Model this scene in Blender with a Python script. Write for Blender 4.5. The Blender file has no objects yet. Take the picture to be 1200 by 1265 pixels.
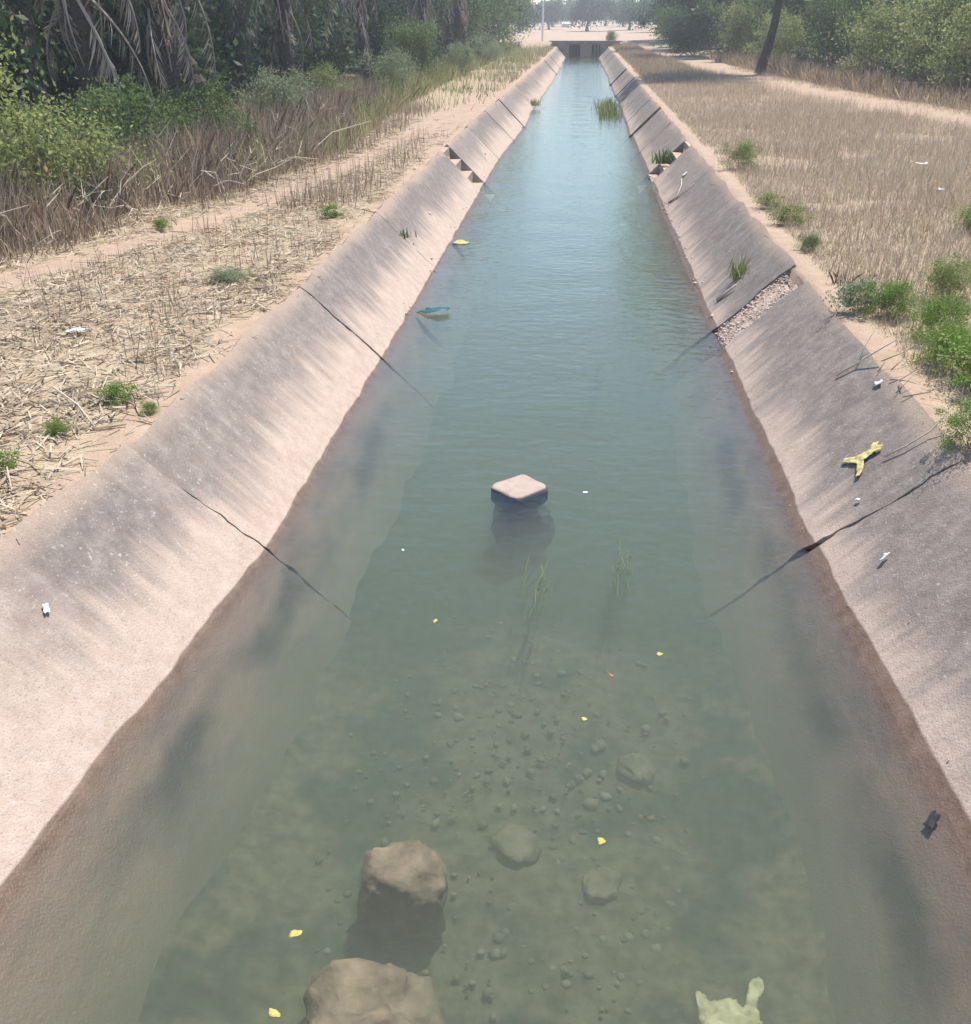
import bpy, math, random
import numpy as np

S = bpy.context.scene
COL = S.collection
rng = np.random.default_rng(7)
random.seed(7)
R = math.radians

# ------------------------------------------------------------------ camera
cam_d = bpy.data.cameras.new('camera')
cam = bpy.data.objects.new('camera', cam_d)
COL.objects.link(cam)
cam.location = (0, 0, 3.0)
cam.rotation_euler = (R(90 - 27.04), 0, R(5.05))
cam_d.sensor_fit = 'HORIZONTAL'
cam_d.sensor_width = 36.0
cam_d.lens = 36.0
cam_d.clip_start = 0.05
cam_d.clip_end = 3000
S.camera = cam

# ------------------------------------------------------------------ light
SUN = np.array([0.20, 0.30, 0.93]); SUN /= np.linalg.norm(SUN)
elev = math.asin(SUN[2]); azi = math.atan2(SUN[0], SUN[1])
w = bpy.data.worlds.new('World'); S.world = w; w.use_nodes = True
nt = w.node_tree; bg = nt.nodes['Background']
sky = nt.nodes.new('ShaderNodeTexSky'); sky.sky_type = 'NISHITA'; sky.sun_disc = False
sky.sun_elevation = elev; sky.sun_rotation = azi
sky.air_density = 1.0; sky.dust_density = 0.2; sky.ozone_density = 3.0
nt.links.new(sky.outputs[0], bg.inputs[0]); bg.inputs[1].default_value = 0.115
sd = bpy.data.lights.new('sun', 'SUN'); sd.energy = 3.5; sd.angle = R(0.6); sd.color = (1.0, 0.95, 0.87)
sun = bpy.data.objects.new('sun', sd); COL.objects.link(sun)
sun.rotation_euler = (math.acos(SUN[2]), 0, math.atan2(SUN[0], -SUN[1]))
S.view_settings.view_transform = 'Standard'; S.view_settings.look = 'None'
S.view_settings.exposure = 1.22; S.view_settings.gamma = 1.0
S.view_settings.use_curve_mapping = False
cy = S.cycles
cy.use_denoising = True; cy.use_adaptive_sampling = True; cy.adaptive_threshold = .02
cy.max_bounces = 8; cy.diffuse_bounces = 3; cy.glossy_bounces = 3
cy.transparent_max_bounces = 12; cy.volume_bounces = 1
cy.caustics_reflective = False; cy.caustics_refractive = False

# ------------------------------------------------------------------ helpers
def lin(r, g, b):
    f = lambda c: (c / 255) ** 2.2
    return (f(r), f(g), f(b), 1)

def mesh(name, v, f, smooth=False):
    """v (n,3) array, f list of tuples or (m,k) array"""
    v = np.asarray(v, np.float32)
    me = bpy.data.meshes.new(name)
    if isinstance(f, np.ndarray):
        m, k = f.shape
        me.vertices.add(len(v)); me.vertices.foreach_set('co', v.ravel())
        me.loops.add(m * k); me.loops.foreach_set('vertex_index', f.astype(np.int32).ravel())
        me.polygons.add(m)
        me.polygons.foreach_set('loop_start', np.arange(0, m * k, k, dtype=np.int32))
        me.polygons.foreach_set('loop_total', np.full(m, k, np.int32))
        me.update(calc_edges=True)
    else:
        me.from_pydata(v.tolist(), [], f)
    if smooth:
        me.polygons.foreach_set('use_smooth', np.ones(len(me.polygons), bool))
    me.validate()
    return me

def ob(name, me, mat=None, parent=None, loc=None, rot=None, scale=None):
    o = bpy.data.objects.new(name, me); COL.objects.link(o)
    if mat is not None and len(me.materials) == 0: me.materials.append(mat)
    if parent is not None: o.parent = parent
    if loc is not None: o.location = loc
    if rot is not None: o.rotation_euler = rot
    if scale is not None: o.scale = scale if hasattr(scale, '__len__') else (scale,) * 3
    return o

def empty(name, loc=(0, 0, 0), rz=0, scale=1, rot=None):
    o = bpy.data.objects.new(name, None); COL.objects.link(o)
    o.location = loc; o.rotation_euler = rot if rot else (0, 0, rz)
    o.scale = scale if hasattr(scale, '__len__') else (scale,) * 3
    o.empty_display_size = .1
    return o

def tag(o, label=None, cat=None, group=None, kind=None):
    if label: o['label'] = label
    if cat: o['category'] = cat
    if group: o['group'] = group
    if kind: o['kind'] = kind
    return o

class MB:
    """collects verts and faces"""
    def __init__(s): s.v = []; s.f = []
    def add(s, v, f):
        o = len(s.v); s.v.extend([tuple(p) for p in v]); s.f.extend([tuple(i + o for i in q) for q in f]); return s
    def box(s, x0, x1, y0, y1, z0, z1):
        v = [(x, y, z) for z in (z0, z1) for y in (y0, y1) for x in (x0, x1)]
        return s.add(v, [(0, 2, 3, 1), (4, 5, 7, 6), (0, 1, 5, 4), (2, 6, 7, 3), (0, 4, 6, 2), (1, 3, 7, 5)])
    def tube(s, pts, rad, n=6, cap=True):
        pts = np.asarray(pts, float); k = len(pts)
        rad = np.full(k, rad) if np.isscalar(rad) else np.asarray(rad, float)
        T = np.gradient(pts, axis=0); T /= np.linalg.norm(T, axis=1)[:, None] + 1e-9
        v = []
        for i in range(k):
            a = np.array([0, 0, 1.]) if abs(T[i][2]) < .9 else np.array([1., 0, 0])
            u = np.cross(T[i], a); u /= np.linalg.norm(u); b = np.cross(T[i], u)
            for j in range(n):
                t = 2 * math.pi * j / n
                v.append(pts[i] + rad[i] * (math.cos(t) * u + math.sin(t) * b))
        f = [(i * n + j, i * n + (j + 1) % n, (i + 1) * n + (j + 1) % n, (i + 1) * n + j) for i in range(k - 1) for j in range(n)]
        if cap: f += [tuple(range(n))[::-1], tuple((k - 1) * n + j for j in range(n))]
        return s.add(v, f)
    def mesh(s, name, smooth=False): return mesh(name, np.array(s.v), s.f, smooth)

def vnoise(x, y, seed=0):
    """smooth value noise, vectorised, range -1..1"""
    x = np.asarray(x, float); y = np.asarray(y, float)
    xi = np.floor(x).astype(np.int64); yi = np.floor(y).astype(np.int64)
    fx = x - xi; fy = y - yi
    fx = fx * fx * (3 - 2 * fx); fy = fy * fy * (3 - 2 * fy)
    def h(a, b):
        n = (a * 374761393 + b * 668265263 + seed * 974634777) & 0xffffffff
        n = ((n ^ (n >> 13)) * 1274126177) & 0xffffffff
        return ((n ^ (n >> 16)) & 0xffff) / 32767.5 - 1
    return (h(xi, yi) * (1 - fx) + h(xi + 1, yi) * fx) * (1 - fy) + (h(xi, yi + 1) * (1 - fx) + h(xi + 1, yi + 1) * fx) * fy

def fbm(x, y, seed=0, o=4):
    r = 0; a = 1; t = 0
    for i in range(o):
        r = r + a * vnoise(np.asarray(x) * 2 ** i, np.asarray(y) * 2 ** i, seed + i); t += a; a *= .5
    return r / t

# ------------------------------------------------------------------ materials
class NT:
    def __init__(s, name):
        s.m = bpy.data.materials.new(name); s.m.use_nodes = True; s.t = s.m.node_tree
        s.bsdf = s.t.nodes['Principled BSDF']; s.out = s.t.nodes['Material Output']
        s.geo = None
    def n(s, typ, **kw):
        nd = s.t.nodes.new('ShaderNode' + typ)
        for k, v in kw.items(): setattr(nd, k, v)
        return nd
    def l(s, a, b): s.t.links.new(a, b)
    def pos(s):
        if s.geo is None: s.geo = s.n('NewGeometry')
        return s.geo.outputs['Position']
    def rnd(s):
        s.pos(); return s.geo.outputs['Random Per Island']
    def noise(s, scale, detail=4, vec=None, rough=.6, stretch=None, dist=0):
        nd = s.n('TexNoise'); nd.inputs['Scale'].default_value = scale
        nd.inputs['Detail'].default_value = detail; nd.inputs['Roughness'].default_value = rough
        nd.inputs['Distortion'].default_value = dist
        v = vec if vec is not None else s.pos()
        if stretch:
            mp = s.n('Mapping'); mp.inputs['Scale'].default_value = stretch; s.l(v, mp.inputs[0]); v = mp.outputs[0]
        s.l(v, nd.inputs['Vector'])
        return nd.outputs['Fac']
    def ramp(s, fac, stops, interp='LINEAR'):
        nd = s.n('ValToRGB'); cr = nd.color_ramp; cr.interpolation = interp
        while len(cr.elements) < len(stops): cr.elements.new(.5)
        for e, (p, c) in zip(cr.elements, stops):
            e.position = p; e.color = c if hasattr(c, '__len__') else (c, c, c, 1)
        s.l(fac, nd.inputs[0]); return nd.outputs[0]
    def mix(s, fac, a, b, mode='MIX'):
        nd = s.n('Mix', data_type='RGBA', blend_type=mode)
        for inp, val in ((nd.inputs[0], fac), (nd.inputs[6], a), (nd.inputs[7], b)):
            if hasattr(val, 'links') or hasattr(val, 'is_linked'): s.l(val, inp)
            elif hasattr(val, '__len__') or inp is nd.inputs[0] or inp == nd.inputs[0]: inp.default_value = val
            else: inp.default_value = (val, val, val, 1)
        return nd.outputs[2]
    def math(s, op, a, b=0.0, clamp=False):
        nd = s.n('Math', operation=op, use_clamp=clamp)
        for inp, val in zip(nd.inputs, (a, b)):
            if hasattr(val, 'is_linked'): s.l(val, inp)
            else: inp.default_value = val
        return nd.outputs[0]
    def sep(s, v):
        nd = s.n('SeparateXYZ'); s.l(v, nd.inputs[0]); return nd.outputs
    def attr(s, name):
        nd = s.n('Attribute'); nd.attribute_name = name; return nd.outputs['Fac']
    def bump(s, h, strength=.4, dist=.01):
        nd = s.n('Bump'); nd.inputs['Strength'].default_value = strength; nd.inputs['Distance'].default_value = dist
        s.l(h, nd.inputs['Height']); s.l(nd.outputs[0], s.bsdf.inputs['Normal']); return nd.outputs[0]
    def done(s, col=None, rough=.9, spec=.25):
        if col is not None:
            if hasattr(col, 'is_linked'): s.l(col, s.bsdf.inputs['Base Color'])
            else: s.bsdf.inputs['Base Color'].default_value = col
        if hasattr(rough, 'is_linked'): s.l(rough, s.bsdf.inputs['Roughness'])
        else: s.bsdf.inputs['Roughness'].default_value = rough
        s.bsdf.inputs['Specular IOR Level'].default_value = spec
        return s.m

def leafmat(name, stops, trans=.45, rough=.6):
    t = NT(name)
    nz = t.noise(.9, 2)
    r = t.math('ADD', t.math('MULTIPLY', t.rnd(), .6), t.math('MULTIPLY', nz, .4))
    c = t.ramp(r, stops)
    t.done(c, rough, .3)
    tr = t.n('BsdfTranslucent'); t.l(c, tr.inputs[0])
    mx = t.n('MixShader'); mx.inputs[0].default_value = trans
    t.l(t.bsdf.outputs[0], mx.inputs[1]); t.l(tr.outputs[0], mx.inputs[2]); t.l(mx.outputs[0], t.out.inputs[0])
    return t.m

def plain(name, a, b, scale=20, rough=.9, bump=.3, dist=.01, spec=.25):
    t = NT(name)
    n1 = t.noise(scale, 3)
    t.bump(n1, bump, dist)
    return t.done(t.ramp(n1, [(.3, a), (.7, b)]), rough, spec)

M = {}
# soil, with bare/straw/green attributes worked out on the mesh
t = NT('soil')
big = t.noise(.7, 2); mid = t.noise(5, 4); fine = t.noise(60, 3)
dirt = t.ramp(mid, [(.25, (.30, .213, .148, 1)), (.75, (.40, .298, .222, 1))])
straw = t.mix(t.ramp(fine, [(.35, 0.), (.65, 1.)]), (.24, .178, .115, 1), (.43, .34, .235, 1))
straw = t.mix(t.ramp(big, [(.35, 0.), (.65, .6)]), straw, (.35, .265, .185, 1))
f = t.math('ADD', t.attr('bare'), t.math('MULTIPLY', t.math('SUBTRACT', mid, .5), .9))
c = t.mix(t.ramp(f, [(.38, 0.), (.62, 1.)]), straw, dirt)
c = t.mix(t.math('MULTIPLY', t.ramp(fine, [(.3, 1.), (.5, 0.)]), .35), c, (.13, .088, .056, 1))
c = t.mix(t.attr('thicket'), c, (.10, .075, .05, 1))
t.bump(t.math('ADD', fine, t.math('MULTIPLY', mid, 1.5)), .7, .02)
M['soil'] = t.done(c, .95, .1)

# concrete lining: grey weathered upper band, pale silt lower band, wet line at the water
def concrete(name, side):
    t = NT(name)
    p = t.sep(t.pos())
    n1 = t.noise(1.1, 2); n2 = t.noise(9, 4, rough=.7); n3 = t.noise(90, 2)
    streak = t.noise(3.5, 3, stretch=(.25, 2.4, .25), rough=.65)
    u = t.attr('u')
    lim = .30 if side < 0 else .15
    h = t.math('ADD', u, t.math('MULTIPLY', t.math('SUBTRACT', streak, .5), .62))
    h = t.math('ADD', h, t.math('MULTIPLY', t.math('SUBTRACT', n1, .5), .55))
    h = t.math('ADD', h, t.math('MULTIPLY', t.math('SUBTRACT', n2, .5), .20))
    dark = t.ramp(h, [(max(0, lim - .10), 0.), (lim + .14, 1.)])
    silt = t.ramp(n2, [(.3, (.35, .26, .20, 1)), (.7, (.44, .34, .272, 1))])
    grey = t.ramp(t.math('ADD', t.math('MULTIPLY', n2, .6), t.math('MULTIPLY', streak, .4)),
                  [(.30, (.098, .080, .070, 1)), (.5, (.155, .130, .113, 1)), (.68, (.245, .205, .175, 1))])
    # soil washed over the crest
    top = t.ramp(t.math('ADD', u, t.math('MULTIPLY', t.math('SUBTRACT', n1, .5), .22)), [(.64, 0.), (.74, 1.)])
    c = t.mix(t.math('MULTIPLY', dark, t.attr('stain')), silt, grey)
    c = t.mix(t.math('MULTIPLY', top, .75), c, (.35, .255, .185, 1))
    # fine aggregate and specks
    c = t.mix(t.math('MULTIPLY', t.ramp(n3, [(.28, 1.), (.42, 0.)]), .45), c, (.11, .09, .075, 1))
    c = t.mix(t.math('MULTIPLY', t.ramp(n3, [(.62, 0.), (.74, 1.)]), .40), c, (.46, .385, .325, 1))
    n4 = t.noise(34, 3, rough=.7)
    c = t.mix(t.math('MULTIPLY', t.ramp(n4, [(.62, 0.), (.68, 1.)]), .55), c, (.46, .40, .35, 1))
    c = t.mix(t.math('MULTIPLY', t.ramp(n4, [(.30, 1.), (.37, 0.)]), .45), c, (.12, .10, .085, 1))
    # wet line
    hz = t.math('ADD', p[2], t.math('MULTIPLY', t.math('SUBTRACT', t.noise(2.2, 2), .5), .05))
    wl = .515 if side < 0 else .552
    wet = t.ramp(t.math('ADD', hz, .5), [(wl, 1.), (wl + .008, 0.)])
    wetc = t.mix(t.ramp(n2, [(.35, 0.), (.65, 1.)]), (.12, .078, .052, 1), (.18, .12, .085, 1))
    # submerged: silt, dark streaks and a patchy dark band below the waterline
    sub = t.ramp(t.noise(2.6, 3, stretch=(1.6, .45, 1.6)), [(.42, 0.), (.62, 1.)])
    wetc2 = t.mix(sub, (.17, .122, .092, 1), (.115, .09, .072, 1))
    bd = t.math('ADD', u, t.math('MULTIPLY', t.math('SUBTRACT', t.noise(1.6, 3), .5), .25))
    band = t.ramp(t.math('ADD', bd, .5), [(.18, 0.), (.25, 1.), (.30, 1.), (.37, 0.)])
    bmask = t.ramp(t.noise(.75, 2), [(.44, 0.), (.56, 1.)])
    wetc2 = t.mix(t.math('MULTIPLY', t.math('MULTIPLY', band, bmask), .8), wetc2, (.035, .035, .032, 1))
    toe = t.ramp(t.math('ADD', t.math('ADD', u, .6), t.math('MULTIPLY', t.math('SUBTRACT', n1, .5), .3)), [(.02, 1.), (.30, 0.)])
    wetc2 = t.mix(t.math('MULTIPLY', toe, .85), wetc2, (.115, .088, .06, 1))
    below = t.ramp(t.math('ADD', hz, .5), [(.44, 1.), (.49, 0.)])
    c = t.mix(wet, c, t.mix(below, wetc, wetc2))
    t.bump(t.math('ADD', n3, t.math('MULTIPLY', n2, 2.)), .5, .008)
    return t.done(c, t.mix(wet, .92, .45), .3)
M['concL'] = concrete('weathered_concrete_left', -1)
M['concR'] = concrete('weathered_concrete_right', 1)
M['conc'] = plain('concrete_pale', (.27, .205, .155, 1), (.40, .31, .24, 1), 14)
M['bridge'] = plain('bridge_concrete', (.20, .17, .15, 1), (.36, .31, .27, 1), 2.0)

t = NT('washed_soil'); n1 = t.noise(22, 3); t.bump(n1, .8, .02)
z_ = t.math('ADD', t.sep(t.pos())[2], t.math('ADD', t.math('MULTIPLY', n1, .03), .5))
M['washed'] = t.done(t.mix(t.ramp(z_, [(.535, 1.), (.55, 0.)]), t.ramp(n1, [(.3, (.34, .245, .18, 1)), (.7, (.49, .38, .30, 1))]), (.10, .075, .055, 1)), .95)
t = NT('bed')
n1 = t.noise(1.1, 4); n2 = t.noise(14, 5)
py = t.sep(t.pos())[1]
far = t.ramp(t.math('DIVIDE', t.math('ADD', py, t.math('MULTIPLY', t.math('SUBTRACT', n1, .5), 2.5)), 10.), [(.46, 0.), (.53, 1.)])
grav = t.mix(t.ramp(n2, [(.35, 0.), (.65, 1.)]), (.075, .056, .037, 1), (.165, .122, .080, 1))
alg = t.mix(t.ramp(n2, [(.35, 0.), (.7, 1.)]), (.018, .03, .024, 1), (.05, .065, .045, 1))
patch = t.ramp(t.noise(1.7, 4), [(.48, 0.), (.58, 1.)])
c = t.mix(t.math('MAXIMUM', far, t.math('MULTIPLY', patch, .8)), grav, alg)
t.bump(n2, .6, .03)
M['bed'] = t.done(c, .95, .1)

# water: clear surface with Fresnel sky reflection over a greenish, slightly silty body
t = NT('water')
t.t.nodes.remove(t.bsdf)
w1 = t.noise(5.0, 1, stretch=(1, 1.6, 1)); w2 = t.noise(22, 1, stretch=(1, 1.5, 1)); w3 = t.noise(1.2, 0)
hh = t.math('ADD', t.math('MULTIPLY', w1, .7), t.math('ADD', t.math('MULTIPLY', w2, .18), t.math('MULTIPLY', w3, 1.2)))
bp = t.n('Bump'); bp.inputs['Strength'].default_value = .30; bp.inputs['Distance'].default_value = .04
t.l(hh, bp.inputs['Height'])
fr = t.n('Fresnel'); fr.inputs[0].default_value = 1.333; t.l(bp.outputs[0], fr.inputs[1])
gl = t.n('BsdfGlossy'); gl.inputs['Roughness'].default_value = .03; t.l(bp.outputs[0], gl.inputs['Normal'])
tr = t.n('BsdfTransparent')
mx = t.n('MixShader'); t.l(fr.outputs[0], mx.inputs[0]); t.l(tr.outputs[0], mx.inputs[1]); t.l(gl.outputs[0], mx.inputs[2])
t.l(mx.outputs[0], t.out.inputs['Surface'])
vs = t.n('VolumeScatter'); vs.inputs['Color'].default_value = (.52, .50, .38, 1); vs.inputs['Density'].default_value = .72
va = t.n('VolumeAbsorption'); va.inputs['Color'].default_value = (.34, .56, .44, 1); va.inputs['Density'].default_value = 1.1
ad = t.n('AddShader'); t.l(vs.outputs[0], ad.inputs[0]); t.l(va.outputs[0], ad.inputs[1]); t.l(ad.outputs[0], t.out.inputs['Volume'])
M['water'] = t.m

M['leaf_mid'] = leafmat('leaf_mid', [(.2, (.05, .09, .028, 1)), (.5, (.105, .165, .05, 1)), (.8, (.20, .26, .085, 1))], .5)
M['leaf_yel'] = leafmat('leaf_yellowgreen', [(.2, (.12, .16, .05, 1)), (.5, (.23, .27, .09, 1)), (.8, (.38, .38, .16, 1))], .5)
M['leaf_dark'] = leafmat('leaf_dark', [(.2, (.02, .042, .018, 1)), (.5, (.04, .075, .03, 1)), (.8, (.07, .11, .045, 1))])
M['leaf_far'] = leafmat('leaf_far', [(.2, (.035, .065, .03, 1)), (.5, (.06, .10, .045, 1)), (.8, (.10, .145, .07, 1))])
M['leaf_fresh'] = leafmat('leaf_fresh', [(.2, (.07, .14, .02, 1)), (.5, (.15, .24, .04, 1)), (.8, (.26, .34, .08, 1))])
M['leaf_grey'] = leafmat('leaf_greygreen', [(.2, (.12, .15, .08, 1)), (.5, (.21, .25, .14, 1)), (.8, (.33, .36, .21, 1))])
M['dry'] = leafmat('dry_grass', [(.15, (.24, .175, .12, 1)), (.45, (.43, .335, .235, 1)), (.8, (.60, .50, .36, 1))], .3, .8)
M['straw'] = leafmat('straw', [(.15, (.22, .165, .105, 1)), (.5, (.41, .325, .225, 1)), (.85, (.57, .475, .345, 1))], .2, .8)
M['brush'] = leafmat('dry_brush', [(.2, (.13, .085, .06, 1)), (.42, (.26, .185, .13, 1)), (.6, (.40, .31, .215, 1)), (.85, (.58, .49, .36, 1))], .4, .85)
M['greengrass'] = leafmat('green_grass', [(.2, (.13, .15, .055, 1)), (.5, (.28, .28, .115, 1)), (.8, (.48, .44, .23, 1))])
M['frond'] = leafmat('palm_frond_green', [(.2, (.03, .055, .022, 1)), (.5, (.06, .09, .04, 1)), (.8, (.12, .15, .07, 1))], .2, .5)
M['deadfrond'] = leafmat('palm_frond_dead', [(.2, (.13, .095, .075, 1)), (.45, (.28, .22, .17, 1)), (.75, (.58, .50, .40, 1))], .15, .85)
M['bark'] = plain('bark', (.035, .027, .022, 1), (.10, .078, .062, 1), 18, .95, .8, .03)
M['twig'] = plain('twig', (.20, .145, .10, 1), (.36, .28, .20, 1), 30)
M['stick'] = plain('bleached_stick', (.46, .38, .29, 1), (.62, .53, .42, 1), 40)
M['rock'] = plain('brown_rock', (.11, .078, .052, 1), (.27, .19, .13, 1), 9, .9, .8, .03)
t = NT('pale_slab'); n1 = t.noise(12, 3); t.bump(n1, .4, .01)
z_ = t.math('ADD', t.sep(t.pos())[2], .5)
M['slabrock'] = t.done(t.mix(t.ramp(z_, [(.495, 1.), (.503, 0.)]), t.ramp(n1, [(.3, (.27, .205, .165, 1)), (.7, (.36, .28, .23, 1))]), (.06, .055, .042, 1)), .9)
M['rubble'] = leafmat('rubble', [(.1, (.34, .24, .18, 1)), (.5, (.52, .41, .33, 1)), (.9, (.66, .56, .47, 1))], 0, .95)
M['gravel'] = leafmat('gravel', [(.1, (.09, .07, .048, 1)), (.5, (.155, .12, .082, 1)), (.9, (.25, .195, .135, 1))], 0, .95)
M['white'] = plain('white_plastic', (.50, .51, .52, 1), (.64, .64, .63, 1), 30, .5)
M['yellow'] = plain('yellow_cloth', (.40, .33, .11, 1), (.56, .48, .22, 1), 25, .85)
M['yleaf'] = plain('yellow_leaf', (.26, .24, .05, 1), (.40, .36, .11, 1), 60, .6)
M['oleaf'] = plain('brown_leaf', (.20, .10, .045, 1), (.28, .15, .07, 1), 60, .6)
M['teal'] = plain('teal_plastic', (.01, .06, .06, 1), (.02, .10, .095, 1), 12, .45)
M['palecloth'] = plain('pale_green_cloth', (.20, .185, .10, 1), (.36, .325, .20, 1), 14, .9)
M['scum'] = plain('pale_scum', (.25, .27, .09, 1), (.38, .37, .16, 1), 30, .9)
M['darkrag'] = plain('dark_rag', (.02, .02, .02, 1), (.05, .045, .04, 1), 30, .8)
M['pole'] = plain('white_pole', (.72, .72, .70, 1), (.80, .80, .78, 1), 10, .5)
M['roof'] = plain('pale_roof', (.55, .60, .62, 1), (.68, .72, .74, 1), 2, .5)
M['hutwall'] = plain('hut_wall', (.40, .36, .31, 1), (.50, .45, .39, 1), 2)
M['rust'] = plain('dead_weed', (.10, .055, .045, 1), (.19, .11, .085, 1), 50)

# ------------------------------------------------------------------ setting: canal line, ground
YL = [-8, 1.5, 2.5, 3.5, 5.2, 9, 25, 33, 63, 95, 400]
XLt = [-2.1, -2.1, -2.08, -2.0, -1.83, -1.81, -1.80, -1.66, -1.30, -1.12, -1.12]
def XL(y): return np.interp(y, YL, XLt)
def XR(y): return np.interp(y, [-8, 3, 5.5, 9.7, 400], [1.72, 1.68, 1.535, 1.515, 1.53])
ZL, ZR = .69, .73
YEND = 90.0
DEPTH = .60

def path_l(y): return np.interp(y, [0, 6, 9, 12.1, 16, 21.3, 30, 60, 120], [-8, -6.6, -5.6, -4.65, -4.05, -3.7, -3.6, -3.6, -4])
def path_r(y): return np.interp(y, [0, 14, 26, 35, 52, 75, 110], [13, 10.5, 8.6, 7.2, 6.2, 5.2, 5.5])

def bank_z(x, y):
    """height of the banks"""
    left = x < 0
    z = np.where(left, ZL, ZR)
    z = z + .035 * fbm(x * .9, y * .9, 3) + .012 * fbm(x * 5, y * 5, 9)
    d = np.where(left, XL(y) - x, x - XR(y))
    z = z + np.where(left, -.05, .16) * np.clip((d - 1.2) / 6, 0, 1)
    # road over the far bridge
    z = z + .42 * np.exp(-((y - 92.5) / 3.2) ** 2) * 1.0
    z = z + np.clip((y - 100) / 150, 0, 1) * .5
    return z

def bare(x, y):
    left = x < 0
    d = np.where(left, XL(y) - x, x - XR(y))
    lip = np.exp(-np.clip(d - .78 - .12 * vnoise(y * 1.7, x * 0 + 3), 0, 9) ** 2 / (2 * np.where(left, .16, .13) ** 2))
    p = np.where(left, np.exp(-((x - path_l(y)) / .38) ** 2), np.exp(-((x - path_r(y)) / .95) ** 2))
    farl = np.where(left & (d < 3.2), np.clip((y - 15) / 9, 0, 1) * np.exp(-((d - 1.3) / 1.1) ** 2), 0)
    b = np.maximum(np.maximum(lip, p * .95), farl * .95)
    b = np.maximum(b, np.clip((y - 85) / 6, 0, 1) * .9)
    return np.clip(b + .18 * fbm(x * 1.3, y * 1.3, 21), 0, 1)

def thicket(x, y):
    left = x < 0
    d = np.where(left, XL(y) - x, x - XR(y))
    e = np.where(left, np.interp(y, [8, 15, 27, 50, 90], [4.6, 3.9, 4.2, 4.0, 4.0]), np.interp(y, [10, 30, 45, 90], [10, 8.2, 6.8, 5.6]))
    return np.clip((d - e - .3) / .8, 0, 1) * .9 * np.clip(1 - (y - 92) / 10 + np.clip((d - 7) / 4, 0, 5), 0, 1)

ys = np.concatenate([np.arange(-6, 14, .14), np.arange(14, 34, .3), np.arange(34, 96, .8), np.array([97, 100, 105, 112, 122, 135, 155, 180, 220, 300, 450, 800, 1500])])
us = np.concatenate([[-.62, -.3, 0, .25, .45, .6, .69, .72], np.arange(.78, 4.5, .12), np.arange(4.6, 12, .4), [13, 15, 18, 22, 28, 36, 50, 80, 140, 260, 500, 1000]])
def build_ground():
    vs, fs, at_b, at_t = [], [], [], []
    off = 0
    for side in (-1, 1):
        Y, U = np.meshgrid(ys, us, indexing='ij')
        X = np.where(side < 0, XL(Y) - U, XR(Y) + U)
        jit = .05 * vnoise(Y * 1.9, Y * 0 + side) + .03 * vnoise(Y * 6, Y * 0 + 5 + side)
        bz = bank_z(X, Y)
        trench = U - .21
        Z = np.where(U < .7, trench, bz)
        m = (U > .7) & (U < .75)
        Z = np.where(m, bz - .035, Z)
        # close the trench behind the far bridge
        Z = np.where((Y > YEND + .3) & (U < .7), bank_z(np.full_like(Y, 3.) * side, Y), Z)
        X = X + np.where((U > .77) & (U < 1.2), jit * side, 0)
        v = np.stack([X, Y, Z], -1).reshape(-1, 3)
        n, k = Y.shape
        i = np.arange(n - 1)[:, None] * k + np.arange(k - 1)[None]
        q = np.stack([i, i + 1, i + 1 + k, i + k], -1).reshape(-1, 4)
        if side < 0: q = q[:, ::-1]
        vs.append(v); fs.append(q + off); off += len(v)
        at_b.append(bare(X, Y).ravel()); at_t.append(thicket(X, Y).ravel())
    # strip joining both sides beyond the bridge
    v = np.concatenate(vs); fcs = np.concatenate(fs)
    n, k = len(ys), len(us)
    ex = []
    for a in range(n - 1):
        if ys[a] > YEND + .3:
            l0 = a * k; l1 = (a + 1) * k; r0 = n * k + a * k; r1 = n * k + (a + 1) * k
            ex.append((l0, r0, r1, l1))
    fcs = np.concatenate([fcs, np.array(ex)])
    me = mesh('ground', v, fcs, True)
    for nm, d in (('bare', np.concatenate(at_b)), ('thicket', np.concatenate(at_t))):
        a = me.attributes.new(nm, 'FLOAT', 'POINT'); a.data.foreach_set('value', d.astype(np.float32))
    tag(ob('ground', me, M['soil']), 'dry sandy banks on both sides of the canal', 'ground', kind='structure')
build_ground()

def build_bed():
    yy = np.concatenate([np.arange(-6, 14, .12), np.arange(14, YEND + 2, .8)])
    tt = np.linspace(0, 1, 34)
    Y, T = np.meshgrid(yy, tt, indexing='ij')
    a = XL(Y) + DEPTH - .30; b = XR(Y) - DEPTH + .30
    X = a + (b - a) * T
    Z = -DEPTH + .16 * np.clip(np.abs(T - .5) * 2 - .55, 0, 1) ** 1.5 / .3 + .05 * fbm(X * 1.5, Y * 1.5, 31) + .02 * fbm(X * 7, Y * 7, 33)
    n, k = Y.shape
    i = np.arange(n - 1)[:, None] * k + np.arange(k - 1)[None]
    q = np.stack([i, i + 1, i + 1 + k, i + k], -1).reshape(-1, 4)
    o = ob('canal_bed', mesh('canal_bed', np.stack([X, Y, Z], -1).reshape(-1, 3), q, True), M['bed'])
    tag(o, 'silty gravel bed of the canal under the water', 'canal bed', kind='structure')
build_bed()

# water body: closed block between the linings
mb = MB(); mb.box(-2.45, 2.2, -5.5, YEND + .2, -1.0, 0.0)
wo = ob('water', mb.mesh('water'), M['water']); tag(wo, 'greenish canal water reflecting the pale sky', 'water', kind='structure')

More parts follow.
